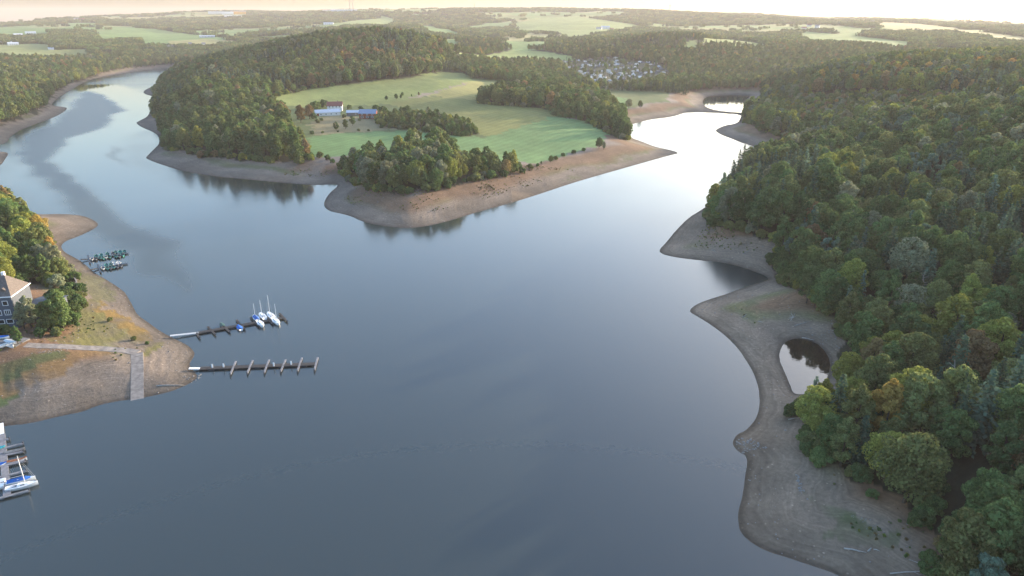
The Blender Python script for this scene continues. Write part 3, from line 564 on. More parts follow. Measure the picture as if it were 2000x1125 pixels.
for zn in WOODS:
    sp, s0 = ZS[zn]; x_, y_ = scatter(POLY[zn], sp, rng); z_, sd_ = grid_z(x_, y_)
    for x, y, sd, cl, cn in zip(x_, y_, sd_, fbm(x_, y_, 55, 2), fbm(x_ + 900, y_, 80, 2)):
        if sd < 5 or abs(math.atan2(x, y)) > R(52): continue
        r = math.hypot(x, y); sc = s0 * random.choice([random.uniform(.62, .9), random.uniform(.85, 1.15), random.uniform(1.0, 1.3)]); u_, v_ = proj((x, y, float(grid_z(x, y)[0]) + 6))
        if random.random() < .05: continue
        if zn == 'RIGHT':
            sc *= 1.18 if 270 < r < 400 and u_ < 1620 else .95
            if inside(np.array([x]), np.array([y]), POLY['SCRUB'])[0]:
                if random.random() < .12: continue
                plant(x, y, 'broad', 5, mixcol((2, 4, 5, 3, 2, 3, 0, .2)), random.uniform(.35, .8), zn); continue
        u_, v_ = proj((x, y, float(grid_z(x, y)[0]) + 6))
        if u_ < -350 or u_ > 2400: continue
        con = cn > .22 and zn in ('RIGHT', 'PEN', 'LEFT') or (zn == 'RIGHT' and 380 < r < 480 and u_ < 1600 and cl > -.1) or (zn == 'RIGHT' and u_ > 1780 and 640 < v_ < 1000 and random.random() < .45)
        con = con or (zn == 'RIGHT' and random.random() < (.30 if 320 < v_ < 560 else .12))
        if con and random.random() < .8: plant(x, y, 'conifer', random.randrange(3), random.choice([6, 6, 7]), sc * 1.08, zn)
        elif zn == 'RIGHT' and cl < -.2 and random.random() < .55: plant(x, y, 'pine', random.randrange(2), random.choice([1, 7]), sc * 1.05, zn)
        else:
            w_ = list(ZW[zn])
            if zn == 'COPSE': sc *= .66 if u_ > 890 else .92
            if cl > .15: w_[2] *= 2; w_[3] *= 2.2
            if zn == 'PEN' and u_ > 620 and v_ < 170: w_[4] *= 5; w_[2] *= 1.5; w_[7] *= 3  # more rust and amber leaves stand in for warm sun on these crowns
            if zn == 'RIGHT' and 135 < v_ < 185 and u_ > 1600: w_[7] += 2.0; w_[4] += 2  # amber and rust leaves imitate treetops lit orange by the low sun
            if zn == 'RIGHT' and v_ > 640 and u_ < 1830: w_[3] *= 5; w_[2] *= 1.8; w_[1] *= .5; w_[7] += 3.5 if u_ < 1800 and v_ < 900 else .6
            plant(x, y, 'broad', random.randrange(5), mixcol(w_), sc, zn)
for zn in ('RIGHT', 'PEN', 'COPSE', 'STRIP', 'L1', 'HEDGE'):
    pl = POLY[zn]
    for a_, b_ in zip(pl, np.roll(pl, -1, 0)):
        L = float(np.hypot(*(b_ - a_)))
        if L > 220: continue
        for k_ in range(int(L / 3.2)):
            q = a_ + (b_ - a_) * random.random() + rng.normal(0, 1.6, 2); sd = float(grid_z(*q)[1]); u_, v_ = proj((q[0], q[1], 5))
            if sd > 7 and q[1] < 900 and -50 < u_ < 2050: plant(q[0], q[1], 'broad', 5, mixcol((4, 6, 4, 2, .5, 1, 0, 0)), random.uniform(.25, .75), zn)
for (u, v, c_, s_) in ((75,640,2,.7),(108,640,1,.8),(135,640,1,.8),(150,600,0,.7),(155,590,2,.6),(140,585,0,.9),(80,655,0,.4),(112,655,2,.4),(60,630,0,.8),(165,600,2,.35),(120,600,0,1.0),(105,590,0,1.0),(10,655,0,.5),(-5,652,0,.5),(20,650,1,.4),(262,664,2,.2),(288,672,1,.15),(215,628,2,.22),(640,312,0,.5),(625,308,2,.6),(650,318,1,.4),(610,262,0,.4),(630,260,1,.25),(660,258,0,.2),(700,256,2,.3),(720,256,0,.25),(745,250,1,.4),(612,232,0,.8),(620,240,2,.5),(628,236,0,.4),(672,230,0,.5),(702,236,2,.3),(738,234,0,.8),(670,212,0,.7),(682,213,1,.6),(705,215,0,.6),(735,216,1,.8),(748,220,0,.9),(632,210,0,1.1),(618,214,1,1.2),(1100,305,1,.35),(1085,312,2,.4),(1120,300,0,.4),(1140,295,1,.35),(1035,330,2,.5),(1020,338,1,.5),(985,345,0,.6),(1050,325,1,.3)):
    q = spot(u, v); plant(q[0], q[1], 'broad', 5, c_, s_, 'L1' if u < 330 else 'HEDGE' if u < 760 else 'COPSE')
# named single trees ------------------------------------------------
def single(u, v, kind, form, c_, h, zone, label):
    p = spot(u, v); plant(p[0], p[1], kind, form, c_, h / ((16, 17, 15.5, 17.5, 16.5, 7)[form] if kind == 'broad' else 16), zone, label)
SINGLES = [
 (1402,437,'broad',3,8,9.5,'golden yellow tree at the point of the right bank cove'),(1470,452,'broad',3,5,12,'pale grey-green tree right of the golden yellow one'),(1590,600,'broad',4,3,8,'yellow-green tree on the bare bank above the stranded dead tree'),
 (1528,548,'broad',0,1,9,'rounded fresh green bush-like tree at the head of the dark cove'),(1650,765,'broad',0,3,13,'bright yellow-green tree leaning over the small brown pond'),(1600,860,'broad',2,3,10,'yellow-green tree at the forest edge beside the stony point'),
 (1575,592,'broad',1,0,15,'tall dark tree on the bank straight behind the brown pond'),(1608,606,'broad',0,1,16,'second tall tree on the bank behind the brown pond'),(1632,622,'broad',1,0,16,'tall dark tree on the bank behind the right end of the pond'),(1652,650,'broad',4,2,15,'olive tree right behind the right end of the pond'),(48,642,'broad',3,5,10,'pale thin tree covering the slate house corner'),
 (868,300,'broad',2,0,15,'large dark round oak standing alone behind the shore copse'),(742,318,'broad',3,2,13,'tall olive tree with a sunlit top behind the left end of the copse'),(588,240,'broad',1,4,17,'tall rust-brown tree left of the white farmhouse'),(605,232,'broad',0,4,14,'rust-tinted tree touching the farmhouse gable'),
 (657,255,'broad',0,0,8,'left one of two dark round bushes in the farmyard'),(675,252,'broad',1,0,9,'right one of two dark round bushes in the farmyard'),(689,246,'broad',4,1,9,'tall green bush beside the red barn yard'),
 (755,196,'broad',0,0,5.5,'small round tree alone in the upper meadow'),(774,194,'broad',0,0,6.5,'largest round tree of the three beside the field track'),(783,193,'broad',1,0,5,'low round tree under its two neighbours by the track'),(786,188,'broad',2,0,5,'small round tree above its two neighbours by the track'),(804,189,'broad',1,1,3,'tiny bush where the field track ends'),(818,187,'broad',1,4,4.5,'small brown tree beside the end of the field track'),
 (856,140,'broad',0,0,13,'dark round tree standing free below the peninsula forest'),(1272,290,'broad',0,0,0.1,None),(1170,290,'broad',0,0,9,'dark round tree at the right end of the lower meadow'),(1179,292,'broad',3,5,7,'pale bush beside the dark tree at the meadow corner'),(1076,318,'broad',0,0,5.5,'round dark bush alone on the shore bank below the lower meadow'),(1057,321,'broad',1,1,2.5,'tiny bush left of the round shore bush'),
 (1228,212,'broad',2,5,11,'pale silvery willow on the shore near the weir'),(1250,211,'broad',0,0,9,'dark round tree right of the silvery willow'),
 (62,640,'broad',3,5,12,'pale slender birch in front of the slate house'),(96,648,'broad',1,2,11,'olive tree between the birch and the tall green tree'),(125,646,'broad',1,1,15,'tall bright green tree with pointed top beside the slate house'),(150,628,'broad',4,0,8,'dark green tree right of the tall pointed one on the left bank'),(36,672,'broad',3,1,6.5,'small slim young tree beside the boat yard'),(165,575,'broad',1,0,5,'dark bush right of the garden wall'),
 (80,470,'broad',2,9,13,'amber thin-leaved tree above the left spit'),(45,470,'broad',2,3,13,'yellow-green tree left of the amber one on the left bank'),(20,405,'broad',0,2,12,'olive tree at the left edge against the water'),(10,560,'broad',2,3,12,'yellow-green tree behind the slate house roof'),
 (1440,345,'conifer',1,6,19,'tall dark spruce at the water edge of the right bank point'),(1428,362,'conifer',0,6,17,'dark spruce next lower along the same water edge'),(1450,330,'conifer',2,6,18,'farthest dark spruce against the bright inlet'),(1412,385,'conifer',1,7,15,'lowest spruce above the bare shore of the point'),(1455,236,'conifer',1,6,14,'small spruce at the corner of the inlet spit'),
 (1900,880,'conifer',2,7,21,'large blue-green conifer rising at the lower right'),(1860,850,'conifer',2,7,17,'blue-green conifer left of the largest one at the lower right'),(1960,840,'conifer',2,7,20,'blue-green conifer near the right frame edge')]
for q in SINGLES:
    if q[6]: single(*q[:6], 'single', q[6])
# keep trees off the buildings, yards and slipway
def near_xy(t_, pts, d): return any((t_['x'] - a_) ** 2 + (t_['y'] - b_) ** 2 < d * d for a_, b_ in pts)
keepout = [spot(18, 632), spot(-30, 632), spot(40, 600)]; barns = [spot(640, 224), spot(692, 226), spot(720, 230), spot(655, 214)]
TREES = [t_ for t_ in TREES if t_['special'] or not (near_xy(t_, keepout, 11) or near_xy(t_, barns, 12))]
# the 300 largest in view of each kind are trees of their own, the rest are woods
for t_ in TREES:
    h_ = 14 * t_['sc']; p = np.array((t_['x'], t_['y'], t_['z'] + h_ * .6)); u_, v_ = proj(p); t_['u'] = float(u_); t_['v'] = float(v_); t_['d'] = math.dist(p, (0, 0, CAM_H))
    t_['view'] = -20 < u_ < 2020 and -20 < v_ < 1160; t_['size'] = h_ / t_['d'] + (9 if t_['special'] else 0)
single_ids = set()
for kd in (('broad',), ('conifer', 'pine')):
    c_ = sorted([i for i, t_ in enumerate(TREES) if t_['kind'] in kd and t_['view']], key=lambda i: -TREES[i]['size'])[:300]
    single_ids |= set(c_)
def place_words(t_):
    u_, v_, zn = t_['u'], t_['v'], t_['zone']
    if zn == 'RIGHT':
        if v_ > 980: return 'in the lower right corner above the wide beach' if u_ > 1880 else 'beside the wide lower beach at lower right'
        if v_ > 860: return 'at the forest edge over the wide lower beach' if u_ < 1780 else 'inside the forest behind the wide lower beach'
        if v_ > 760: return 'at the forest edge below the brown pond' if u_ < 1730 else 'in the forest right of the brown pond' if u_ < 1880 else 'at the right edge level with the brown pond'
        if v_ > 640: return 'close beside the brown pond' if u_ < 1740 else 'among the bleached dead trunks right of the pond' if u_ < 1880 else 'at the right edge level with the dead trunks'
        if v_ > 540: return 'above the bare bank with the stranded dead tree' if u_ < 1740 else 'on the slope above the dead trunks' if u_ < 1880 else 'at the right edge above the dead trunks'
        if v_ > 460: return 'above the head of the dark cove' if u_ < 1700 else 'mid slope level with the dark cove' if u_ < 1860 else 'at the right edge level with the dark cove'
        if v_ > 380: return 'behind the golden yellow tree on the point' if u_ < 1600 else 'mid slope above the dark cove' if u_ < 1800 else 'high on the right slope above the cove'
        if v_ > 310: return ('beside the spruces on the point' if u_ < 1480 else 'behind the spruces on the point') if u_ < 1580 else 'mid slope right of the point' if u_ < 1720 else 'well below the scrubby clearing' if u_ < 1860 else 'at the right edge below the clearing'
        if v_ > 235: return 'beside the bright inlet' if u_ < 1520 else 'behind the bright inlet' if u_ < 1640 else 'just below the scrubby clearing' if u_ < 1800 else 'at the right edge beside the clearing'
        return 'on the wooded corner by the weir' if u_ < 1560 else 'above the scrubby clearing' if u_ < 1780 else 'on the top right ridge'
    return {'PEN': 'in the peninsula forest', 'COPSE': 'in the copse on the peninsula tip', 'HEDGE': 'in the hedge right of the red barn', 'STRIP': 'in the dark wood beside the meadows', 'LEFT': 'on the far left bank', 'L1': 'behind the slate house on the near left bank'}[zn] + ('' if zn not in ('PEN', 'LEFT') else ' by the water' if v_ > 240 else ' up the slope')
KW = {'broad': 'broadleaf', 'conifer': 'conifer', 'pine': 'pine'}
ORD = 'first second third fourth fifth sixth seventh eighth ninth tenth eleventh twelfth thirteenth fourteenth fifteenth sixteenth seventeenth eighteenth nineteenth twentieth'.split()
bylab = {}
for i in single_ids:
    t_ = TREES[i]
    lab = t_['special'] or '%s %s %s %s' % ('tall' if t_['sc'] > ZS[t_['zone']][1] * 1.12 else 'low' if t_['sc'] < ZS[t_['zone']][1] * .88 else 'mid-sized', LEAFW[t_['col']], KW[t_['kind']], place_words(t_))
    bylab.setdefault(lab, []).append(i)
for lab, ids in bylab.items():
    ids.sort(key=lambda i: -TREES[i]['v']); nr = (len(ids) + 19) // 20; per = -(-len(ids) // nr)
    for rw in range(nr):
        row = sorted(ids[rw * per:(rw + 1) * per], key=lambda i: TREES[i]['u'])
        for k_, i in enumerate(row): TREES[i]['label'] = lab if len(ids) == 1 else '%s, %s%s from left' % (lab, '' if nr == 1 else 'lower ' if rw == 0 else 'upper ', ORD[k_])
GRP = {'RIGHT': 'trees of the right bank forest', 'PEN': 'trees of the peninsula forest', 'COPSE': 'trees of the shore copse', 'HEDGE': 'trees of the farm hedge', 'STRIP': 'trees of the dark strip of wood', 'LEFT': 'trees of the far left bank', 'L1': 'trees of the near left bank'}
for i in sorted(single_ids):
    t_ = TREES[i]; nm = {'broad': 'broadleaf_tree', 'conifer': 'conifer_tree', 'pine': 'pine_tree'}[t_['kind']]
    o = thing(nm, t_['label'], 'tree', (t_['x'], t_['y'], t_['z']), t_['rz'], GRP.get(t_['zone']), t_['sc'])
    cm, tm = fine(t_['kind'], t_['form'], t_['col']); put('crown', cm, o); put('trunk', tm, o)
rest = [t_ for i, t_ in enumerate(TREES) if i not in single_ids]
for zn, nm, lab in (('RIGHT', 'hillside_forest', 'mixed forest covering the hillside on the right bank'), ('PEN', 'peninsula_forest', 'dark mixed forest on the hill of the peninsula'), ('STRIP', 'strip_wood', 'dark strip of wood at the right of the peninsula meadows'), ('LEFT', 'left_bank_forest', 'dense trees along the far left bank'), ('L1', 'left_near_wood', 'trees behind the slate house on the near left bank'), ('COPSE', 'copse', 'copse on the peninsula tip'), ('HEDGE', 'hedge', 'hedge right of the red barn')):
    for lv in ('fine', 'coarse'):
        q = [t_ for t_ in rest if t_['zone'] == zn and (t_['d'] < 430) == (lv == 'fine')]
        if q: stuff(nm, lab + (', nearer part' if lv == 'fine' else ', farther part' if zn == 'RIGHT' else ''), 'forest', lv, [(t_['x'], t_['y'], t_['z']) for t_ in q], [(t_['kind'], t_['form'], t_['col']) for t_ in q], [t_['sc'] for t_ in q], [t_['rz'] for t_ in q])
# woods of the far country: everything that is neither field, camp nor shore
def far_ok(x, y):
    ok = np.ones(x.shape, bool)
    for p, _c in FPOLY: ok &= ~inside(x, y, p)
    for k_ in ('CAMP', 'G1', 'G2', 'G2B', 'G3', 'G5', 'RIGHT', 'PEN', 'LEFT', 'STRIP', 'SCRUB'): ok &= ~inside(x, y, POLY[k_])
    return ok
def polar_pts(r0, r1, f, lo):
    out = []; r = r0
    while r < r1:
        st = max(lo, r * f); a = np.arange(R(-42), R(42), st / r); out.append(np.stack([a + rng.uniform(-.45, .45, len(a)) * st / r, r + rng.uniform(-.45, .45, len(a)) * st], 1)); r += st
    o = np.concatenate(out); return np.sin(o[:, 0]) * o[:, 1], np.cos(o[:, 0]) * o[:, 1]
x_, y_ = polar_pts(1000, 1900, .0058, 7.0); z_, sd_ = grid_z(x_, y_); ok = far_ok(x_, y_) & (sd_ > 24); x_, y_, z_ = x_[ok], y_[ok], z_[ok]
ks = []; sc_ = []
for x, y, cl in zip(x_, y_, fbm(x_, y_, 110, 2)):
    if cl > .22 and random.random() < .7: ks.append(('conifer', random.randrange(3), 6))
    else: ks.append(('broad', random.randrange(5), mixcol((7, 5, 3.5, .4, .4, .7, 0, .03))))
    sc_.append(random.uniform(.5, .9))
stuff('valley_woods', 'woods beyond the peninsula and around the caravan park', 'woods', 'coarse', list(zip(x_, y_, z_)), ks, sc_, rng.uniform(0, 6.28, len(x_)))
x_, y_ = polar_pts(1880, 6200, .0078, 15); z_, sd_ = grid_z(x_, y_); ok = far_ok(x_, y_) & (~clearing(x_, y_) | (rng.random(x_.shape) < .06)); x_, y_, z_ = x_[ok], y_[ok], z_[ok]
stuff('distant_woods', 'hazy distant woods on the hills below the horizon', 'woods', 'far', list(zip(x_, y_, z_ - .5)), [(random.randrange(3), random.choice([0, 0, 0, 1, 1, 2, 6])) for _ in x_], rng.uniform(.75, 1.15, len(x_)), rng.uniform(0, 6.28, len(x_)))

# ------------------------------------------------------------------ weir, slipway, yard, garden wall
def ribbon(name, pts, width, m, lift=.12, kind='structure'):
    P_ = [P3(*p) for p in pts]; Q = []
    for a_, b_ in zip(P_[:-1], P_[1:]):
        k_ = max(2, int((b_ - a_).length / 1.5)); Q += [a_.lerp(b_, i / k_) for i in range(k_)]
    Q.append(P_[-1]); rings = []
    for i, p in enumerate(Q):
        d = Q[min(i + 1, len(Q) - 1)] - Q[max(i - 1, 0)]; n_ = Vector((-d.y, d.x, 0)).normalized() * width / 2
        zc = max(float(grid_z(p.x, p.y)[0]), float(grid_z(p.x + n_.x, p.y + n_.y)[0]), float(grid_z(p.x - n_.x, p.y - n_.y)[0]), -.3) + lift
        rings.append([(p.x - n_.x, p.y - n_.y, zc - .9), (p.x + n_.x, p.y + n_.y, zc - .9), (p.x + n_.x, p.y + n_.y, zc), (p.x - n_.x, p.y - n_.y, zc)])
    mb = MB(); mb.quad_strip(rings); return tag(mb.build(name, m), kind=kind)
ribbon('path', [(50, 674), (90, 676), (140, 679), (200, 682), (250, 686), (268, 690)], 3.2, M['concrete'], .06)
ribbon('slipway', [(268, 691), (269, 720), (268, 750), (268, 784)], 3.4, M['concrete'], .05)
ribbon('yard_paving', [(-40, 664), (0, 664), (44, 670)], 6.5, M['asphalt'], .08)
w_ = thing('weir', 'low dark stone weir across the inlet in front of the pool', 'weir', on_water(1390, 218, 0))
mb = MB(); a_ = on_water(1345, 215, 0); b_ = on_water(1475, 223.5, 0); o_ = w_.location.copy(); mb.beam(a_ - o_ + Vector((0, 0, .7)), b_ - o_ + Vector((0, 0, .7)), 5.5, 3.0); mb.build('wall', mat('weir_stone', (.10, .085, .08), .9, .2, .3, .4, .4), w_)
mb = MB(); mb.beam(a_ - o_ + Vector((0, 0, .9)), b_ - o_ + Vector((0, 0, .9)), 2.4, .35); mb.build('crest', M['brick'], w_)
def wall_thing(name, label, cat, pts, h, th, m, capm):
    P_ = [P3(*p) for p in pts]; o = thing(name, label, cat, P_[0])
    for i, (a_, b_) in enumerate(zip(P_[:-1], P_[1:])):
        mb = MB(); up = Vector((0, 0, h)); mb.beam(a_ - P_[0] + up, b_ - P_[0] + up, th, h + 1); mb.build('wall', m, o); mb = MB(); mb.beam(a_ - P_[0] + up * 1.08, b_ - P_[0] + up * 1.08, th * 1.6, .12); mb.build('coping', capm, o)
    return o
wall_thing('garden_wall', 'pale bent garden wall beside trees on the near left bank', 'wall', [(141, 541), (151, 556), (149, 585)], 1.6, .35, M['stone'], M['concrete'])
# ------------------------------------------------------------------ buildings
def window(parent, x, y, z, w, h, rz=0, bars=1):
    f_ = MB(); t_ = .14
    for a_ in (-1, 1): f_.box((x + a_ * math.cos(rz) * w / 2, y + a_ * math.sin(rz) * w / 2, z), (t_, .12, h + t_), rz); f_.box((x, y, z + a_ * h / 2), (w - t_, .10, t_), rz)
    for k_ in range(bars): q = -w / 2 + w * (k_ + 1) / (bars + 1); f_.box((x + q * math.cos(rz), y + q * math.sin(rz), z), (.12, .09, h - t_), rz)
    wo = f_.build('window', M['white'], parent); p_ = MB(); p_.box((x, y, z), (w - .02, .05, h - .02), rz); p_.build('pane', M['glass'], wo); return wo
def house(name, label, cat, loc, rz, w, d, h, rh, wm_, rm, wins=(), chimney=False, over=.5, group=None, door=None):
    o = thing(name, label, cat, loc, rz, group); mb = MB()
    mb.quad_strip([[(-w / 2, -d / 2, -2), (-w / 2, d / 2, -2), (-w / 2, d / 2, h), (-w / 2, 0, h + rh), (-w / 2, -d / 2, h)], [(w / 2, -d / 2, -2), (w / 2, d / 2, -2), (w / 2, d / 2, h), (w / 2, 0, h + rh), (w / 2, -d / 2, h)]]); mb.build('wall', wm_, o)
    mb = MB(); X = w / 2 + over; Y = d / 2 + over; ez = h - rh * over / (d / 2); t_ = .22
    for sg in (-1, 1): mb.quad_strip([[(-X, sg * Y, ez + .03), (-X, sg * Y, ez + t_), (-X, 0, h + rh + t_), (-X, 0, h + rh + .03)], [(X, sg * Y, ez + .03), (X, sg * Y, ez + t_), (X, 0, h + rh + t_), (X, 0, h + rh + .03)]])
    ro = mb.build('roof', rm, o)
    if chimney: mb = MB(); mb.box((w * .2, .3, h + rh + .2), (.8, .7, 2.0)); mb.build('chimney', M['brick'], ro)
    for (x, z, ww, hh, bars) in wins: window(o, x, -d / 2 - .04, z, ww, hh, 0, bars)
    if door: mb = MB(); mb.box((door[0], -d / 2 - .05, door[2] / 2), (door[1], .14, door[2])); mb.build('door', door[3], o)
    return o
# slate house on the left bank
hp = P3(8, 640); hz = hp.z
HW, HD, HH = 15.0, 12.0, 10.2
hs = thing('slate_house', 'dark slate-clad house with white windows at the left edge', 'house', (hp.x - 4.4, hp.y + 6, hz), R(9))
mb = MB(); mb.box((0, 0, HH / 2 - 1), (HW, HD, HH + 2)); mb.build('wall', M['slate'], hs)
mb = MB(); X, Y = HW / 2 + .4, HD / 2 + .4
mb.quad_strip([[(-X, -Y, HH), (X, -Y, HH), (X, Y, HH), (-X, Y, HH)], [(-X, -Y, HH + .3), (X, -Y, HH + .3), (X, Y, HH + .3), (-X, Y, HH + .3)]]); mb.build('cornice', M['white'], hs)
mb = MB(); mb.quad_strip([[(-X + .2, -Y + .2, HH + .3), (X - .2, -Y + .2, HH + .3), (X - .2, Y - .2, HH + .3), (-X + .2, Y - .2, HH + .3)], [(-X + 3.5, -.4, HH + 5.4), (X - 3.5, -.4, HH + 5.4), (X - 3.5, .4, HH + 5.4), (-X + 3.5, .4, HH + 5.4)]]); hr = mb.build('roof', M['tile'], hs)
for x in (1.2, 5.0):
    mb = MB(); mb.box((x, -3.6, HH + 1.4), (1.4, 2.4, 1.3)); mb.quad_strip([[(x - .85, -5.0, HH + 2.05), (x + .85, -5.0, HH + 2.05), (x, -5.0, HH + 2.7)], [(x - .85, -2, HH + 2.05), (x + .85, -2, HH + 2.05), (x, -2, HH + 2.7)]]); mb.build('dormer', M['tile'], hr)
mb = MB(); mb.box((3.2, 1.2, HH + 5.2), (.9, .9, 2.2)); mb.build('chimney', M['white'], hr)
for x in (-5.4, -2.7, 0, 2.7, 5.4):
    window(hs, x, -HD / 2 - .05, 8.2, 1.5, 1.5, 0, 0); window(hs, x, -HD / 2 - .05, 5.0, 1.7, 1.7, 0, 2); window(hs, x, -HD / 2 - .05, 1.9, 2.0, 1.4, 0, 0)
for y in (-3.6, 0, 3.6): window(hs, HW / 2 + .05, y, 5.0, 1.4, 1.6, math.pi / 2, 1)
house('annex', 'low flat-topped annex with white edge behind the birch', 'building', (hp.x + 7.5, hp.y + 13, hz), R(9), 8, 7, 4.2, .5, M['slate'], M['navy'], [(2, 2, 1.2, 1.2, 1)])
mb = MB(); cc = P3(2, 650)
for i in range(1): pass
# farm
fz = lambda u, v: P3(u, v)
house('farm_stable', 'long white farm building with pale metal roof', 'farm building', fz(640, 225), R(22), 24, 8.5, 3.2, 2.4, M['render'], M['metalroof'], [(-7, 1.6, 1.4, 1.0, 1), (-2, 1.6, 1.4, 1.0, 1), (3, 1.6, 1.4, 1.0, 1), (8, 1.6, 1.4, 1.0, 1)], door=(-10, 2.2, 2.4, M['redwood']))
house('farmhouse', 'white farmhouse with red tiled roof behind the long stable', 'house', fz(655, 216), R(8), 15, 9, 5.4, 3.6, M['render'], M['redtile'], [(x, z, 1.2, 1.5, 1) for x in (-5, -1.7, 1.7, 5) for z in (1.7, 4.3)], True)
house('farm_shed', 'small grey shed with pale metal roof between stable and barn', 'shed', fz(690, 225), R(4), 12, 7, 3.0, 1.8, M['brick'], M['metalroof'], [(3, 1.6, 1.2, .9, 1)], door=(-3, 2.4, 2.3, M['grey']))
house('red_barn', 'red-brown wooden barn with blue-grey metal roof', 'barn', fz(720, 231), R(-4), 16, 9, 5.2, 3.2, M['redwood'], M['blueroof'], [(x, 1.8, 2.2, 1.6, 1) for x in (-5, 0, 5)] + [(x, 4.2, 1.4, .9, 0) for x in (-5, 0, 5)], door=(2.6, 2.4, 2.8, M['bark']))
# houses far off: (column, row, width, depth, wall height, roof height, wall, roof, turn, words)
FAR_B = [
 (1182,56,34,14,6,4,'render','metalroof',10,'white farm barn on the far central hillside field'),(1170,57,22,12,5,3,'render','grey',-14,'smaller white barn left of the far hillside barn'),(1194,60,16,12,5,4,'render','redtile',20,'white far farmhouse right of the hillside barn'),
 (12,86,26,12,4,3,'render','metalroof',14,'leftmost white shed of the far left farm'),(26,88,24,12,4,3,'render','metalroof',8,'middle white shed of the far left farm'),(45,84,36,13,4,3,'render','redtile',18,'long red-roofed barn of the far left farm'),(36,70,24,12,4,3,'render','metalroof',10,'pale shed above the far left farm'),(60,66,30,12,4,3,'render','metalroof',4,'pale long shed highest above the far left farm'),(4,73,18,12,4,3,'render','grey',0,'pale house at the left frame edge above the farm'),
 (100,97,12,8,3,2,'render','metalroof',0,'tiny white hut on the far left meadow'),(332,95,22,11,5,3,'render','grey',0,'white long house below the far tan field'),(372,88,9,7,4,3,'render','grey',0,'tiny white house left below the tan field'),(398,88,9,7,4,3,'render','grey',15,'tiny white house right below the tan field'),(405,73,45,12,4,2,'metalroof','metalroof',0,'long grey shed above the far tan field'),(160,41,26,16,8,5,'render','redtile',0,'white house under the left horizon'),(150,40,22,16,8,5,'render','grey',10,'pale house left of it under the left horizon'),
 (642,48,40,16,5,3,'render','metalroof',-5,'white flat building left of the far pale field'),(1588,107,15,10,5,4,'render','redtile',0,'white house left in the hamlet behind the right forest'),(1600,105,10,9,5,4,'render','grey',12,'narrow white house in the hamlet behind the right forest'),(1580,103,14,10,5,4,'cream','redtile',-15,'cream house in the hamlet behind the right forest'),(1530,95,14,10,5,4,'cream','redtile',-8,'cream house left of the far right hamlet'),(1570,58,18,12,6,4,'render','redtile',0,'left house of the small village on the right hills'),(1580,52,16,12,6,4,'cream','redtile',14,'middle house of the small village on the right hills'),(1596,54,16,12,6,4,'render','grey',-12,'right house of the small village on the right hills'),(1612,36,16,12,7,5,'render','redtile',0,'lone pale house high on the right hills'),(1690,47,20,12,6,4,'cream','redtile',8,'left cream house right of the hill village'),(1704,45,18,12,6,4,'cream','grey',-8,'right cream house right of the hill village'),
 (466,27,95,40,14,4,'ochre','grey',0,'sunlit ochre factory hall on the left horizon'),(445,28,70,40,12,3,'render','metalroof',0,'white factory hall beside the ochre one'),(420,27,80,40,10,3,'cream','metalroof',0,'pale long hall left of the white factory'),(455,34,90,30,8,2,'render','metalroof',6,'low white hall in front of the ochre factory'),(672,23,150,40,10,2,'metalroof','metalroof',0,'long pale hall on the skyline near the twin masts'),(640,23,60,30,9,2,'render','grey',0,'short white hall left of the skyline hall')]
for (u, v, w, d, h, rh, wm_, rm, tz, words) in FAR_B:
    p = P3(u, v); house('building', words, 'building', p, R(tz) - math.atan2(p.x, p.y), w, d, h, rh, M[wm_], M[rm], [(x * w / 5, h * .5, w / 12, h * .3, 0) for x in (-1.5, -.5, .5, 1.5)] if w < 60 else (), group='far buildings')
# masts on the skyline
for (u, hgt, words, sp) in ((686, 78, 'left mast of the twin masts on the skyline', 1), (692, 84, 'right mast of the twin masts on the skyline', 1), (927, 45, 'slim radio mast on the central skyline', 0), (1306, 50, 'radio mast with wider top right of centre', 2)):
    X = (u - 1000) / FPX * 4900 / 1.07; gz = float(grid_z(X, 4900)[0]); o = thing('radio_mast', words, 'mast', (X, 4900, gz), 0, 'skyline masts')
    mb = MB(); mb.tube([(0, 0, -3), (0, 0, hgt * .6), (0, 0, hgt)], [2.2, 1.6, .9], 6); mb.build('pole', M['grey'], o)
    if sp == 1:
        for z in (.72, .82, .92): mb = MB(); mb.beam((-9, 0, hgt * z), (9, 0, hgt * z), 1.2, 1.2); mb.build('crossarm', M['grey'], o)
    if sp == 2: mb = MB(); mb.tube([(0, 0, hgt * .9), (0, 0, hgt)], 4.0, 8); mb.build('antenna_head', M['grey'], o)
# caravan park
def caravan_mesh(kind):
    mb = MB(); L, Wd, H = (6.5, 2.4, 2.5) if kind == 0 else (8.5, 3.6, 2.9)
    prof = [(-L / 2, .5), (L / 2 - .5, .5), (L / 2, 1.2), (L / 2 - .45, H), (-L / 2 + .4, H + .1), (-L / 2 - .15, 1.4)] if kind == 0 else [(-L / 2, 0), (L / 2, 0), (L / 2, H - .4), (0, H + .4), (-L / 2, H - .4)]
    mb.quad_strip([[(x, -Wd / 2, z) for x, z in prof], [(x, Wd / 2, z) for x, z in prof]])
    if kind == 0: mb.box((0, -Wd / 2 - 1.3, 1.6), (4.5, 2.6, 2.1)); mb.box((0, 0, .28), (L * .8, 1.8, .5))
    else: mb.box((0, -Wd / 2 - .9, .25), (L * .8, 1.8, .5)); mb.box((L * .2, -Wd / 2 - .05, 1.3), (1, .1, 2.2))
    return mb
CVM = [caravan_mesh(k_).mesh('caravan', M[c_]) for k_ in (0, 1) for c_ in ('white', 'cream', 'metalroof', 'grey')]
px_, py_ = scatter(POLY['CAMP'], 13.0, rng); r_ = random.Random(4)
camp_hits = []
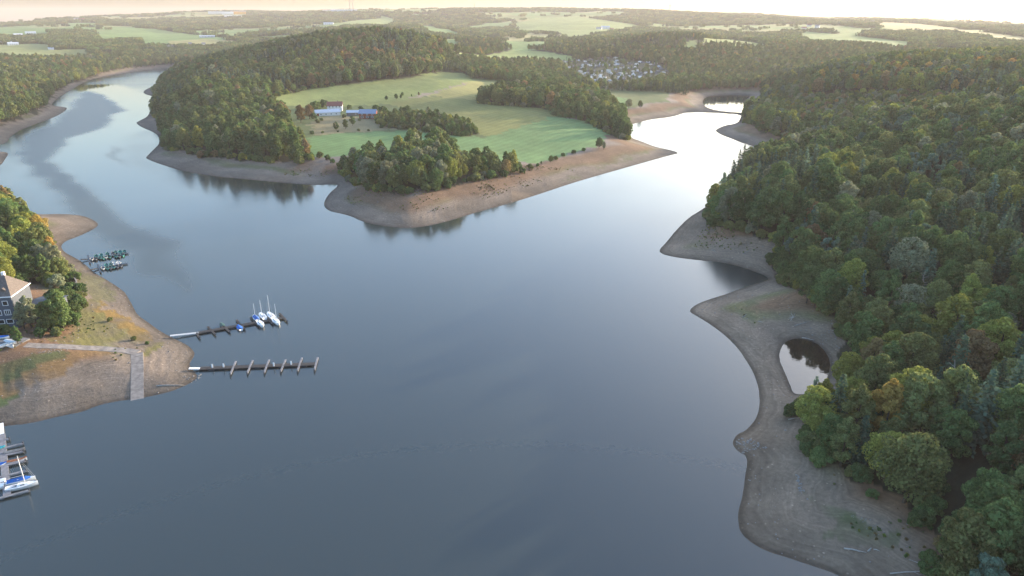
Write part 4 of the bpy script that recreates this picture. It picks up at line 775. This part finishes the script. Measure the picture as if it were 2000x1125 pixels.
for x, y in zip(px_, py_):
    if r_.random() < .52: continue
    z, s_ = grid_z(x, y)
    if s_ < 15: continue
    u_, v_ = proj((x, y, float(z) + 2)); side = 'left part' if u_ < 1165 else 'middle' if u_ < 1230 else 'right part'; rowp = 'front rows' if v_ > 146 else 'middle rows' if v_ > 131 else 'back rows'
    k_ = r_.choice([0, 0, 1, 1, 2, 3, 3, 4, 5, 6, 7, 7]); words = ['white', 'cream', 'silver-grey', 'dark grey'][k_ % 4]
    o = put('caravan', CVM[k_], None, (x, y, float(z)), r_.choice([.3, .4, 1.8, 1.9, -.2]) + r_.uniform(-.15, .15), .9); camp_hits.append((o, '%s %s in %s of the %s of the caravan park' % (words, 'caravan with awning' if k_ < 4 else 'mobile home', rowp, side), u_))
byl = {}
for o, l_, u_ in camp_hits: byl.setdefault(l_, []).append((u_, o))
for l_, os_ in byl.items():
    os_.sort(key=lambda q: q[0])
    for i, (u_, o) in enumerate(os_): tag(o, l_.replace(' of the caravan park', ' of the campsite') + ('' if len(os_) == 1 else ', %s' % ORD[min(i, 19)]), 'caravan', 'caravans of the camp')
# park trees between the caravans
q = [(x + 5, y + 4) for x, y in zip(px_, py_) if r_.random() < .60]
q = np.array(q); zz, ss = grid_z(q[:, 0], q[:, 1]); stuff('park_trees', 'small trees and hedges between the caravans', 'trees', 'coarse', [(x, y, z) for (x, y), z in zip(q, zz)], [(r_.choice(['broad', 'broad', 'conifer']), r_.randrange(3), 6) for _ in q] and [(('conifer', r_.randrange(3), 6) if r_.random() < .3 else ('broad', r_.randrange(5), r_.choice([0, 0, 1, 2]))) for _ in q], [r_.uniform(.3, .6) for _ in q], [r_.uniform(0, 6) for _ in q])
# ------------------------------------------------------------------ boats
def hull(mb, L, Wd, H, z0=-.15, transom=.7, open_=False):
    rings = []; N = 9
    for i in range(N):
        t_ = i / (N - 1); x = -L / 2 + L * t_; w = Wd / 2 * (transom + (1 - transom) * math.sin(min(t_ / .45, 1) * math.pi / 2)) * (1 if t_ < .45 else max(.03, math.cos((t_ - .45) / .55 * math.pi / 2) ** .7)); sh = H * (1 + .18 * (2 * t_ - 1) ** 2 + .12 * t_)
        rings.append([(x, -w, sh), (x, -w * .92, sh * .45), (x, -w * .45, z0), (x, w * .45, z0), (x, w * .92, sh * .45), (x, w, sh)])
    mb.quad_strip(rings, close=False, cap=False); b = len(mb.v) - N * 6; mb.f.append(tuple(b + j for j in range(6))); return rings
def rowboat(label, loc, rz, hm, inner, cover=None, group=None, L=4.0, Wd=1.5):
    o = thing('rowing_boat', label, 'boat', loc, rz, group); mb = MB(); rg = hull(mb, L, Wd, .55); mb.build('hull', hm, o, True)
    if cover:
        mb = MB(); mb.quad_strip([[(r_[0][0], r_[0][1] * 1.04, r_[0][2] + .02), (r_[0][0], 0, r_[0][2] + .32), (r_[5][0], r_[5][1] * 1.04, r_[5][2] + .02)] for r_ in rg], close=False, cap=False); mb.build('cover', cover, o)
    else:
        mb = MB(); mb.quad_strip([[(r_[0][0] * .95, r_[0][1] * .84, .2), (r_[0][0] * .95, r_[5][1] * .84, .2)] for r_ in rg], close=False, cap=False); mb.build('floor', inner, o)
        for x in (-.32, 0.02, .26): mb = MB(); mb.box((x * L, 0, .42), (.28, Wd * .84, .05)); mb.build('seat', inner, o)
        for sg in (0, 5):
            mb = MB(); mb.tube([(r_[sg][0], r_[sg][1], r_[sg][2] + .01) for r_ in rg], .05, 5); mb.build('gunwale', inner, o)
    return o
def sailboat(label, loc, rz, hm, mast, cover=None, L=6.0, Wd=2.3, lean=0.0, group='moored sailing boats'):
    o = thing('sailing_boat', label, 'boat', loc, rz, group); mb = MB(); rg = hull(mb, L, Wd, .8, -.3, .75); mb.build('hull', hm, o, True)
    mb = MB(); mb.quad_strip([[(r_[0][0], r_[0][1] * .98, r_[0][2] - .03), (r_[0][0], 0, r_[0][2] + .06), (r_[5][0], r_[5][1] * .98, r_[5][2] - .03)] for r_ in rg], close=False, cap=False); mb.build('deck', M['white'], o)
    mb = MB(); mb.quad_strip([[(-.1 * L, -Wd * .27, .85), (-.1 * L, Wd * .27, .85), (-.1 * L, Wd * .22, 1.3), (-.1 * L, -Wd * .22, 1.3)], [(.24 * L, -Wd * .18, .9), (.24 * L, Wd * .18, .9), (.20 * L, Wd * .13, 1.16), (.20 * L, -Wd * .13, 1.16)]]); cb = mb.build('cabin', M['white'], o)
    for sg in (-1, 1): mb = MB(); mb.box((.04 * L, sg * Wd * .245, 1.08), (.8, .05, .18)); mb.build('window', M['glass'], cb)
    mb = MB(); mb.box((-.28 * L, 0, .86), (.26 * L, Wd * .48, .1)); mb.build('cockpit', M['grey'], o)
    if cover: mb = MB(); mb.quad_strip([[(-.44 * L, -Wd * .36, .9), (-.44 * L, 0, 1.55), (-.44 * L, Wd * .36, .9)], [(.18 * L, -Wd * .40, .95), (.18 * L, 0, 1.65), (.18 * L, Wd * .40, .95)], [(.34 * L, -Wd * .2, 1.0), (.34 * L, 0, 1.1), (.34 * L, Wd * .2, 1.0)]]); mb.build('cover', cover, o)
    if mast:
        mb = MB(); mb.tube([(.12 * L, 0, .8), (.12 * L, 0, mast)], [.085, .06], 6); ms = mb.build('mast', M['white'], o); mb = MB(); mb.tube([(.12 * L, 0, 1.9), (-.36 * L, 0, 1.85)], .07, 6); mb.build('boom', M['steel'], ms)
        for q_ in ((.48 * L, 0, 1.0), (-.48 * L, 0, .9), (.1 * L, Wd / 2, .9), (.1 * L, -Wd / 2, .9)): mb = MB(); mb.tube([(.12 * L, 0, mast * .97), q_], .012, 4); mb.build('stay', M['steel'], ms)
    return o
def ang(a_, b_): d = b_ - a_; return math.atan2(d.y, d.x)
def jetty(name, label, pts, fingers, wd, fw, m, thin=None, posts=True, fm=None):
    A_ = on_water(*pts[0]); o = thing(name, label, 'jetty', A_); W3 = [on_water(*p) - A_ + Vector((0, 0, .5)) for p in pts]
    if thin is not None: mb = MB(); mb.beam(W3[0] + Vector((0, 0, .35)), W3[1], 1.1, .18); mb.build('gangway', thin, o); W3 = W3[1:]
    for a_, b_ in zip(W3[:-1], W3[1:]):
        mb = MB(); mb.beam(a_, b_, wd, .22); mb.build('walkway', m, o)
        k_ = max(1, int((b_ - a_).length / 6))
        for i in range(k_): p = a_.lerp(b_, (i + .5) / k_); mb = MB(); mb.box((p.x, p.y, .12), (wd * .9, wd * .9, .45), ang(a_, b_)); mb.build('float', M['navy'], o)
    for (q0, q1) in fingers:
        a_ = on_water(*q0) - A_ + Vector((0, 0, .53)); b_ = on_water(*q1) - A_ + Vector((0, 0, .53)); mb = MB(); mb.beam(a_, b_, fw, .2); f_ = mb.build('finger', fm or m, o)
        mb = MB(); mb.tube([b_ + Vector((0, 0, -.9)), b_ + Vector((0, 0, .5))], .16, 7); mb.build('end_float', M['navy'], f_)
    return o
JA = [((384,652),(390,662)),((406,640),(421,656)),((432,634),(449,651)),((462,627),(478,645)),((490,622),(506,640)),((519,618),(533,635)),((546,614),(561,630))]
jetty('jetty', 'dark jetty with short fingers and moored sailing boats', [(333,660),(388,652),(552,623)], JA, 1.9, .75, M['deck'], M['steel'])
JB = [((461,708),(450,734)),((494,706),(483,732)),((526,705),(516,731)),((558,705),(548,729)),((590,701),(581,728)),((621,700),(614,726))]
jb = jetty('jetty', 'empty jetty with six long crossing fingers', [(370,724),(391,722),(617,713)], JB, 1.9, .55, M['deck'], M['white'], fm=M['greydeck'])
for (u, v, w) in ((415,719,'first'),(437,718,'second'),(535,716,'third'),(569,713,'fourth')):
    p = on_water(u, v, .5); o = thing('mooring_board', 'white upright board on the empty jetty, %s from shore' % w, 'board', p, 0, 'boards on the empty jetty'); mb = MB(); mb.box((0, 0, .75), (.45, .1, 1.2)); mb.build('panel', M['white'], o); mb = MB(); mb.tube([(0, .08, 0), (0, .08, 1.2)], .05, 5); mb.build('post', M['steel'], o)
fa = ang(on_water(506, 640), on_water(490, 622))
sailboat('blue-covered sailing boat on the far side of the sailing jetty', on_water(500, 624), fa, M['white'], 6.0, M['bluecover'], 5.2, 2.1)
sailboat('white sailing boat beside the blue-covered one on the jetty', on_water(513, 620), fa, M['white'], 6.6, None, 5.8, 2.3)
sailboat('white sailing boat with the tallest mast on the jetty', on_water(529, 619), fa, M['white'], 8.2, None, 6.4, 2.4)
sailboat('white sailing boat on the near side of the jetty below the covered one', on_water(510, 636), fa + math.pi, M['white'], 0, None, 5.0, 2.2)
sailboat('white sailing boat with dark mast on the near side near the jetty head', on_water(540, 631), fa + math.pi, M['white'], 7.6, None, 5.8, 2.3)
rowboat('small dinghy under a blue cover on the sailing jetty', on_water(468, 642), fa, M['white'], M['white'], M['bluecover'], None, 4.2, 1.9)
rowboat('small dinghy under a dark green cover on the sailing jetty', on_water(434, 637), fa, M['navy'], M['navy'], M['darkgreen'], None, 3.6, 1.6)
jetty('jetty', 'far rowing boat jetty of the two near the left spit', [(158,510),(172,508),(251,496)], [((172,500),(176,516))], 1.6, .7, M['navy'], M['deck'])
jetty('jetty', 'near rowing boat jetty of the two near the left spit', [(177,530),(191,526),(249,516)], [((191,518),(197,534))], 1.6, .7, M['navy'], M['deck'])
fr_ = ang(on_water(176, 516), on_water(172, 500))
RB = {'far jetty, near side': [(180,508,'w'),(187,508,'n'),(196,506,'g'),(202,506,'t'),(207,504.5,'w'),(214,504,'g'),(227,503,'g'),(233,502.5,'n'),(240,500,'t')], 'far jetty, far side': [(188,502,'g'),(198,500,'t'),(210,497.5,'g'),(221,496.5,'n'),(226,494.5,'g'),(235,493.5,'t'),(243,493,'g')],
      'near jetty, near side': [(202,526,'w'),(210,526,'t'),(216,525.5,'n'),(222,524,'g'),(229,523,'n'),(236,521,'n')], 'near jetty, far side': [(208,519.5,'t'),(217,518,'g'),(223,516.5,'w'),(232,515,'w')]}
BM = {'w': (M['white'], M['cream'], 'white'), 'n': (M['navy'], M['grey'], 'black'), 'g': (M['darkgreen'], M['teal'], 'dark green'), 't': (M['teal'], M['teal'], 'teal')}
for k_, lst in RB.items():
    for i, (u, v, c_) in enumerate(lst):
        hm, inn, wd_ = BM[c_]; rowboat('%s rowing boat at the %s, %s from left' % (wd_, k_, ORD[i]), on_water(u, v), fr_ + (math.pi if 'near side' in k_ else 0), hm, inn, None, 'rowing boats at the two small jetties', 4.2, 1.55)
# marina at the lower left
JD = [((8,862),(19,860)),((9,878),(46,869)),((10,892),(47,885)),((12,912),(51,903)),((-22,941),(53,922)),((-22,982),(58,961))]
jetty('jetty', 'broad grey jetty with side arms at the lower left', [(3,832),(4,851),(15,970)], JD, 1.5, .7, M['greydeck'], M['white'], fm=M['greydeck'])
da = ang(on_water(18, 953), on_water(66, 942))
sailboat('pale blue sailing boat nearest the end of the lower left jetty', on_water(44, 953), da, M['hullblue'], 7.8, None, 6.3, 1.9)
sailboat('pale sailing boat with blue sail cover at the lower left jetty', on_water(42, 943), da, M['hullblue'], 7.2, M['bluecover'], 5.8, 1.7)
sailboat('white boat cut by the left frame edge at the jetty end', on_water(-16, 958), da + math.pi, M['white'], 0, None, 5.0, 1.8)
sailboat('white boat cut by the left frame edge just above the other', on_water(-14, 948), da + math.pi, M['white'], 0, None, 5.0, 1.8)
rowboat('flat boat under an orange-brown cover at the lower left jetty', on_water(32, 902.5), da, M['white'], M['cream'], M['rust'], None, 4.6, 1.2)
rowboat('flat boat under a grey cover at the lower left jetty', on_water(29, 884), da, M['grey'], M['grey'], M['stone'], None, 4.6, 1.2)
rowboat('turquoise dinghy at the left side of the lower left jetty', on_water(-8, 880), da, M['teal'], M['teal'], mat('turquoise_canvas', (.05, .35, .42), .7), None, 4.2, 1.7)
rowboat('bright blue covered dinghy at the left side of the lower left jetty', on_water(-6, 912), da, M['white'], M['white'], M['bluecover'], None, 4.2, 1.7)
for (u, v, rz, c_, cv, words) in ((9, 678, .9, 'white', None, 'left white boat of the pair lying on the boat yard'), (19, 678, -.5, 'white', None, 'right white boat of the pair lying on the boat yard'), (22, 671, -.35, 'hullblue', M['hullblue'], 'pale blue covered boat behind the white pair on the yard'), (4, 662, .1, 'white', M['bluecover'], 'long boat under a blue cover on the boat yard')):
    p = P3(u, v, .25); rowboat(words, p, rz, M[c_], M['cream'], cv, 'boats on the yard', 4.6, 1.7)
# ------------------------------------------------------------------ dead wood, rocks
def dead_tree(label, loc, h, seed, rz=0, tilt=(0, 0), br=9, name='dead_tree'):
    r_ = random.Random(seed); o = thing(name, label, 'dead tree', loc, rz); o.rotation_euler = (tilt[0], tilt[1], rz); mb = MB()
    pts = [(r_.uniform(-.12, .12) * i, r_.uniform(-.12, .12) * i, h * i / 6 - (.8 if i == 0 else 0)) for i in range(7)]; mb.tube(pts, [.20 - .026 * i for i in range(7)], 6); tr = mb.build('trunk', M['deadwood'], o, True)
    for i in range(br):
        t_ = .35 + .6 * i / br; k_ = int(t_ * 6); f_ = t_ * 6 - k_; a = Vector(pts[k_]).lerp(Vector(pts[k_ + 1]), f_); an = r_.uniform(0, 6.28); L = h * .30 * (1.15 - t_) + .5
        e = a + Vector((math.cos(an) * L, math.sin(an) * L, L * r_.uniform(.0, .55))); mb = MB(); mid = a.lerp(e, .5) + Vector((0, 0, r_.uniform(-.1, .25))); mb.tube([a, mid, e], [.065, .045, .015], 5)
        mb.tube([mid, mid + Vector((math.cos(an + .8) * L * .4, math.sin(an + .8) * L * .4, L * .2))], [.035, .012], 4); mb.build('branch', M['deadwood'], tr)
    return o
for i, (u, v, h, words) in enumerate(((1822,690,14,'tall bleached dead tree with bare side twigs in the forest'),(1760,735,11,'grey dead tree left of the tall bleached one'),(1745,660,10,'greyish bare treetop above the left dead trunk'),(1865,725,12,'slim pale dead trunk right of the tall bleached one'),(1975,560,13,'bare dead tree high at the right edge'),(1920,545,11,'thin bare dead tree left of the right-edge one'),(1612,598,8,'white broken dead trunk above the bare bank'),(1840,250,11,'pale dead trunk at the lower edge of the scrubby clearing'),(1610,232,12,'pale bare trunk at the left of the scrubby clearing'),(1630,236,11,'second pale bare trunk at the left of the clearing'),(1700,700,12,'bare grey tree behind the yellow-green tree at the pond'),(1790,600,13,'bare dead tree on the slope above the tall bleached one'),(1880,470,14,'weathered dead tree high on the right slope'),(1690,470,13,'bare dead tree on the slope behind the cove'),(1840,800,14,'leaning bare tree among the lower right conifers'))):
    dead_tree(words, P3(u, v), h, 40 + i, i * 1.7)
p = P3(1552, 628); dead_tree('white stranded dead tree with spread branches on the bare bank', p + Vector((0, 2, .6)), 6.5, 77, 2.7, (R(-62), 0), 12, 'stranded_tree')
def log(label, a_, b_, r0=.16, cat='log'):
    A_ = P3(*a_, .12); B_ = P3(*b_, .12); o = thing('driftwood_log', label, cat, A_); d = B_ - A_; mb = MB(); mb.tube([Vector((0, 0, 0)), d * .35 + Vector((.1, .05, .08)), d * .7 + Vector((-.05, 0, .05)), d], [r0, r0 * .9, r0 * .7, r0 * .35], 7); lg = mb.build('stem', M['deadwood'], o, True)
    sd = d.cross(Vector((0, 0, 1))).normalized(); mb = MB(); mb.tube([d * .6, d * .7 + sd * d.length * .16 + Vector((0, 0, .3))], [r0 * .4, r0 * .12], 5); mb.build('stub', M['deadwood'], lg)
for a_, b_, w in (((1648,1072),(1692,1080),'long pale log on the wide lower beach'),((1695,1078),(1702,1071),'short log end right of the long pale log'),((1775,1094),(1816,1111),'slanting pale log near the lower right bushes'),((1738,1121),(1815,1116),'pale driftwood at the bottom edge'),((1706,1074),(1718,1077),'small twig log right of the short one'),((1540,820),(1566,816),'pale stick at the forest edge above the stony point'),((1542,800),(1562,795),'pale bent stick above it at the forest edge'),((1566,660),(1590,665),'white pole along the top shore of the pond'),((1552,637),(1582,628),'grey curved log below the stranded tree'),((1622,645),(1632,648),'short pale log right of the stranded tree'),((1480,628),(1490,630),'short pale stick on the grassy bare point'),((1450,620),(1458,615),'small log near the green patch of the point'),((1390,488),(1400,494),'left pale log on the cove beach'),((1452,496),(1464,490),'right pale log on the cove beach'),((306,754),(360,753),'long white pole lying on the near left beach')): log(w, a_, b_, .17 if 'long' in w else .12)
def rock_mesh(seed):
    r_ = random.Random(seed); mb = MB(); rings = []
    for i, (z, q_) in enumerate(((-.35, .8), (0, 1.0), (.35, .8), (.55, .35))): rings.append([(math.cos(k_ * 2 * math.pi / 7) * q_ * r_.uniform(.7, 1.15), math.sin(k_ * 2 * math.pi / 7) * q_ * r_.uniform(.7, 1.15), z * r_.uniform(.8, 1.2)) for k_ in range(7)])
    mb.quad_strip(rings); return mb.mesh('rock', M['stone'])
RK = [rock_mesh(i) for i in range(6)]; r_ = random.Random(9)
def rocks(area_px, nn, s0, s1, label, group):
    pl = area(area_px); x0, y0 = pl.min(0); x1, y1 = pl.max(0); c_ = 0; t_ = 0; got = []
    while c_ < nn and t_ < 6000:
        t_ += 1; x = r_.uniform(x0, x1); y = r_.uniform(y0, y1)
        if not inside(np.array([x]), np.array([y]), pl)[0]: continue
        z, s_ = grid_z(x, y); sc = r_.uniform(s0, s1) * .55; got.append(put('rock', RK[r_.randrange(6)], None, (x, y, max(float(z), 0) + sc * .1), r_.uniform(0, 6), (sc, sc * r_.uniform(.6, 1), sc * .7))); c_ += 1
    for o in got: tag(o, label, 'rock', group)
rocks([(365,742),(378,732),(394,730),(392,738),(375,750)], 22, .25, .65, 'pale stone among the rocks at the foot of the empty jetty', 'stones by the empty jetty')
rocks([(1433,868),(1440,855),(1470,858),(1500,876),(1465,880),(1450,886)], 55, .25, .7, 'grey stone of the stony point below the pond', 'stones of the stony point')
rocks([(70,680),(100,681),(140,684),(110,690),(75,690)], 30, .2, .5, 'grey stone of the rubble bank under the path', 'rubble under the path')
rocks([(1560,640),(1620,640),(1640,660),(1600,655)], 26, .2, .55, 'pale stone scattered on the bare bank above the pond', 'stones above the pond')
rocks([(1552,925),(1558,925),(1572,962),(1562,965)], 34, .2, .55, 'pale stone of the narrow stone streak on the lower beach', 'stones of the pale streak')
rocks([(1660,1005),(1700,1015),(1735,1045),(1720,1050),(1680,1025)], 30, .12, .3, 'small stone of the stony line across the lower beach', 'stones across the lower beach')
cc = bpy.data.collections.new('stone_forms'); SRCCOL['stone'] = cc; SRCIDX['stone'] = {}
for i in range(6):
    o = bpy.data.objects.new('stone_%03d' % i, RK[i]); cc.objects.link(o); SRCIDX['stone'][i] = i
bx = rng.uniform(-190, 170, 60000); by = rng.uniform(90, 480, 60000); bz, bs = grid_z(bx, by); bu, bv = proj(np.stack([bx, by, bz], 1)); free = (bs > .6) & (bs < 60) & (bu > -30) & (bu < 2030) & (bv < 1150)
for k_ in WOODS: free &= ~inside(bx, by, POLY[k_])
free &= ~inside(bx, by, POLY['G3']); dens = np.clip(.35 + 1.6 * fbm(bx, by, 16, 3), .02, 1); pick = free & (rng.random(60000) < dens * .5); ids = np.where(pick)[0][:5200]
stuff('beach_stones', 'small grey stones strewn over the bare lake shore', 'stones', 'stone', np.stack([bx, by, bz], 1)[ids], [int(q) for q in rng.integers(0, 6, len(ids))], rng.uniform(.05, .22, len(ids)) * rng.choice([1, 1, 1, 1.6], len(ids)), rng.uniform(0, 6.28, len(ids)))
wd = free & (bs > 13) & (rng.random(60000) < np.clip(fbm(bx + 99, by, 22, 3) * 1.6, 0, .8)); ids = np.where(wd)[0][-2600:]
stuff('shore_weeds', 'low weeds growing in patches on the upper shore', 'weeds', 'coarse', np.stack([bx, by, bz - .05], 1)[ids], [('broad', 5, random.choice([1, 2, 2, 3, 4])) for _ in ids], rng.uniform(.03, .085, len(ids)), rng.uniform(0, 6.28, len(ids)))
# ------------------------------------------------------------------ air
hz_ = mat('unused', (1, 1, 1)); bpy.data.materials.remove(hz_)
hm = bpy.data.materials.new('haze'); hm.use_nodes = True; nt = hm.node_tree; nt.nodes.clear(); ho = nd(nt, 'ShaderNodeOutputMaterial'); pv = nd(nt, 'ShaderNodeVolumePrincipled')
pv.inputs['Color'].default_value = (.95, .90, .90, 1); pv.inputs['Density'].default_value = HAZE; pv.inputs['Anisotropy'].default_value = .1; nt.links.new(pv.outputs[0], ho.inputs['Volume'])
mb = MB(); mb.quad_strip([[(-9800, -900, -8), (9800, -900, -8), (9800, 9700, -8), (-9800, 9700, -8)], [(-9800, -900, 245), (9800, -900, 245), (9800, 9700, 245), (-9800, 9700, 245)]]); tag(mb.build('haze', hm), 'pale evening haze filling the valley air', 'haze', None, 'stuff')
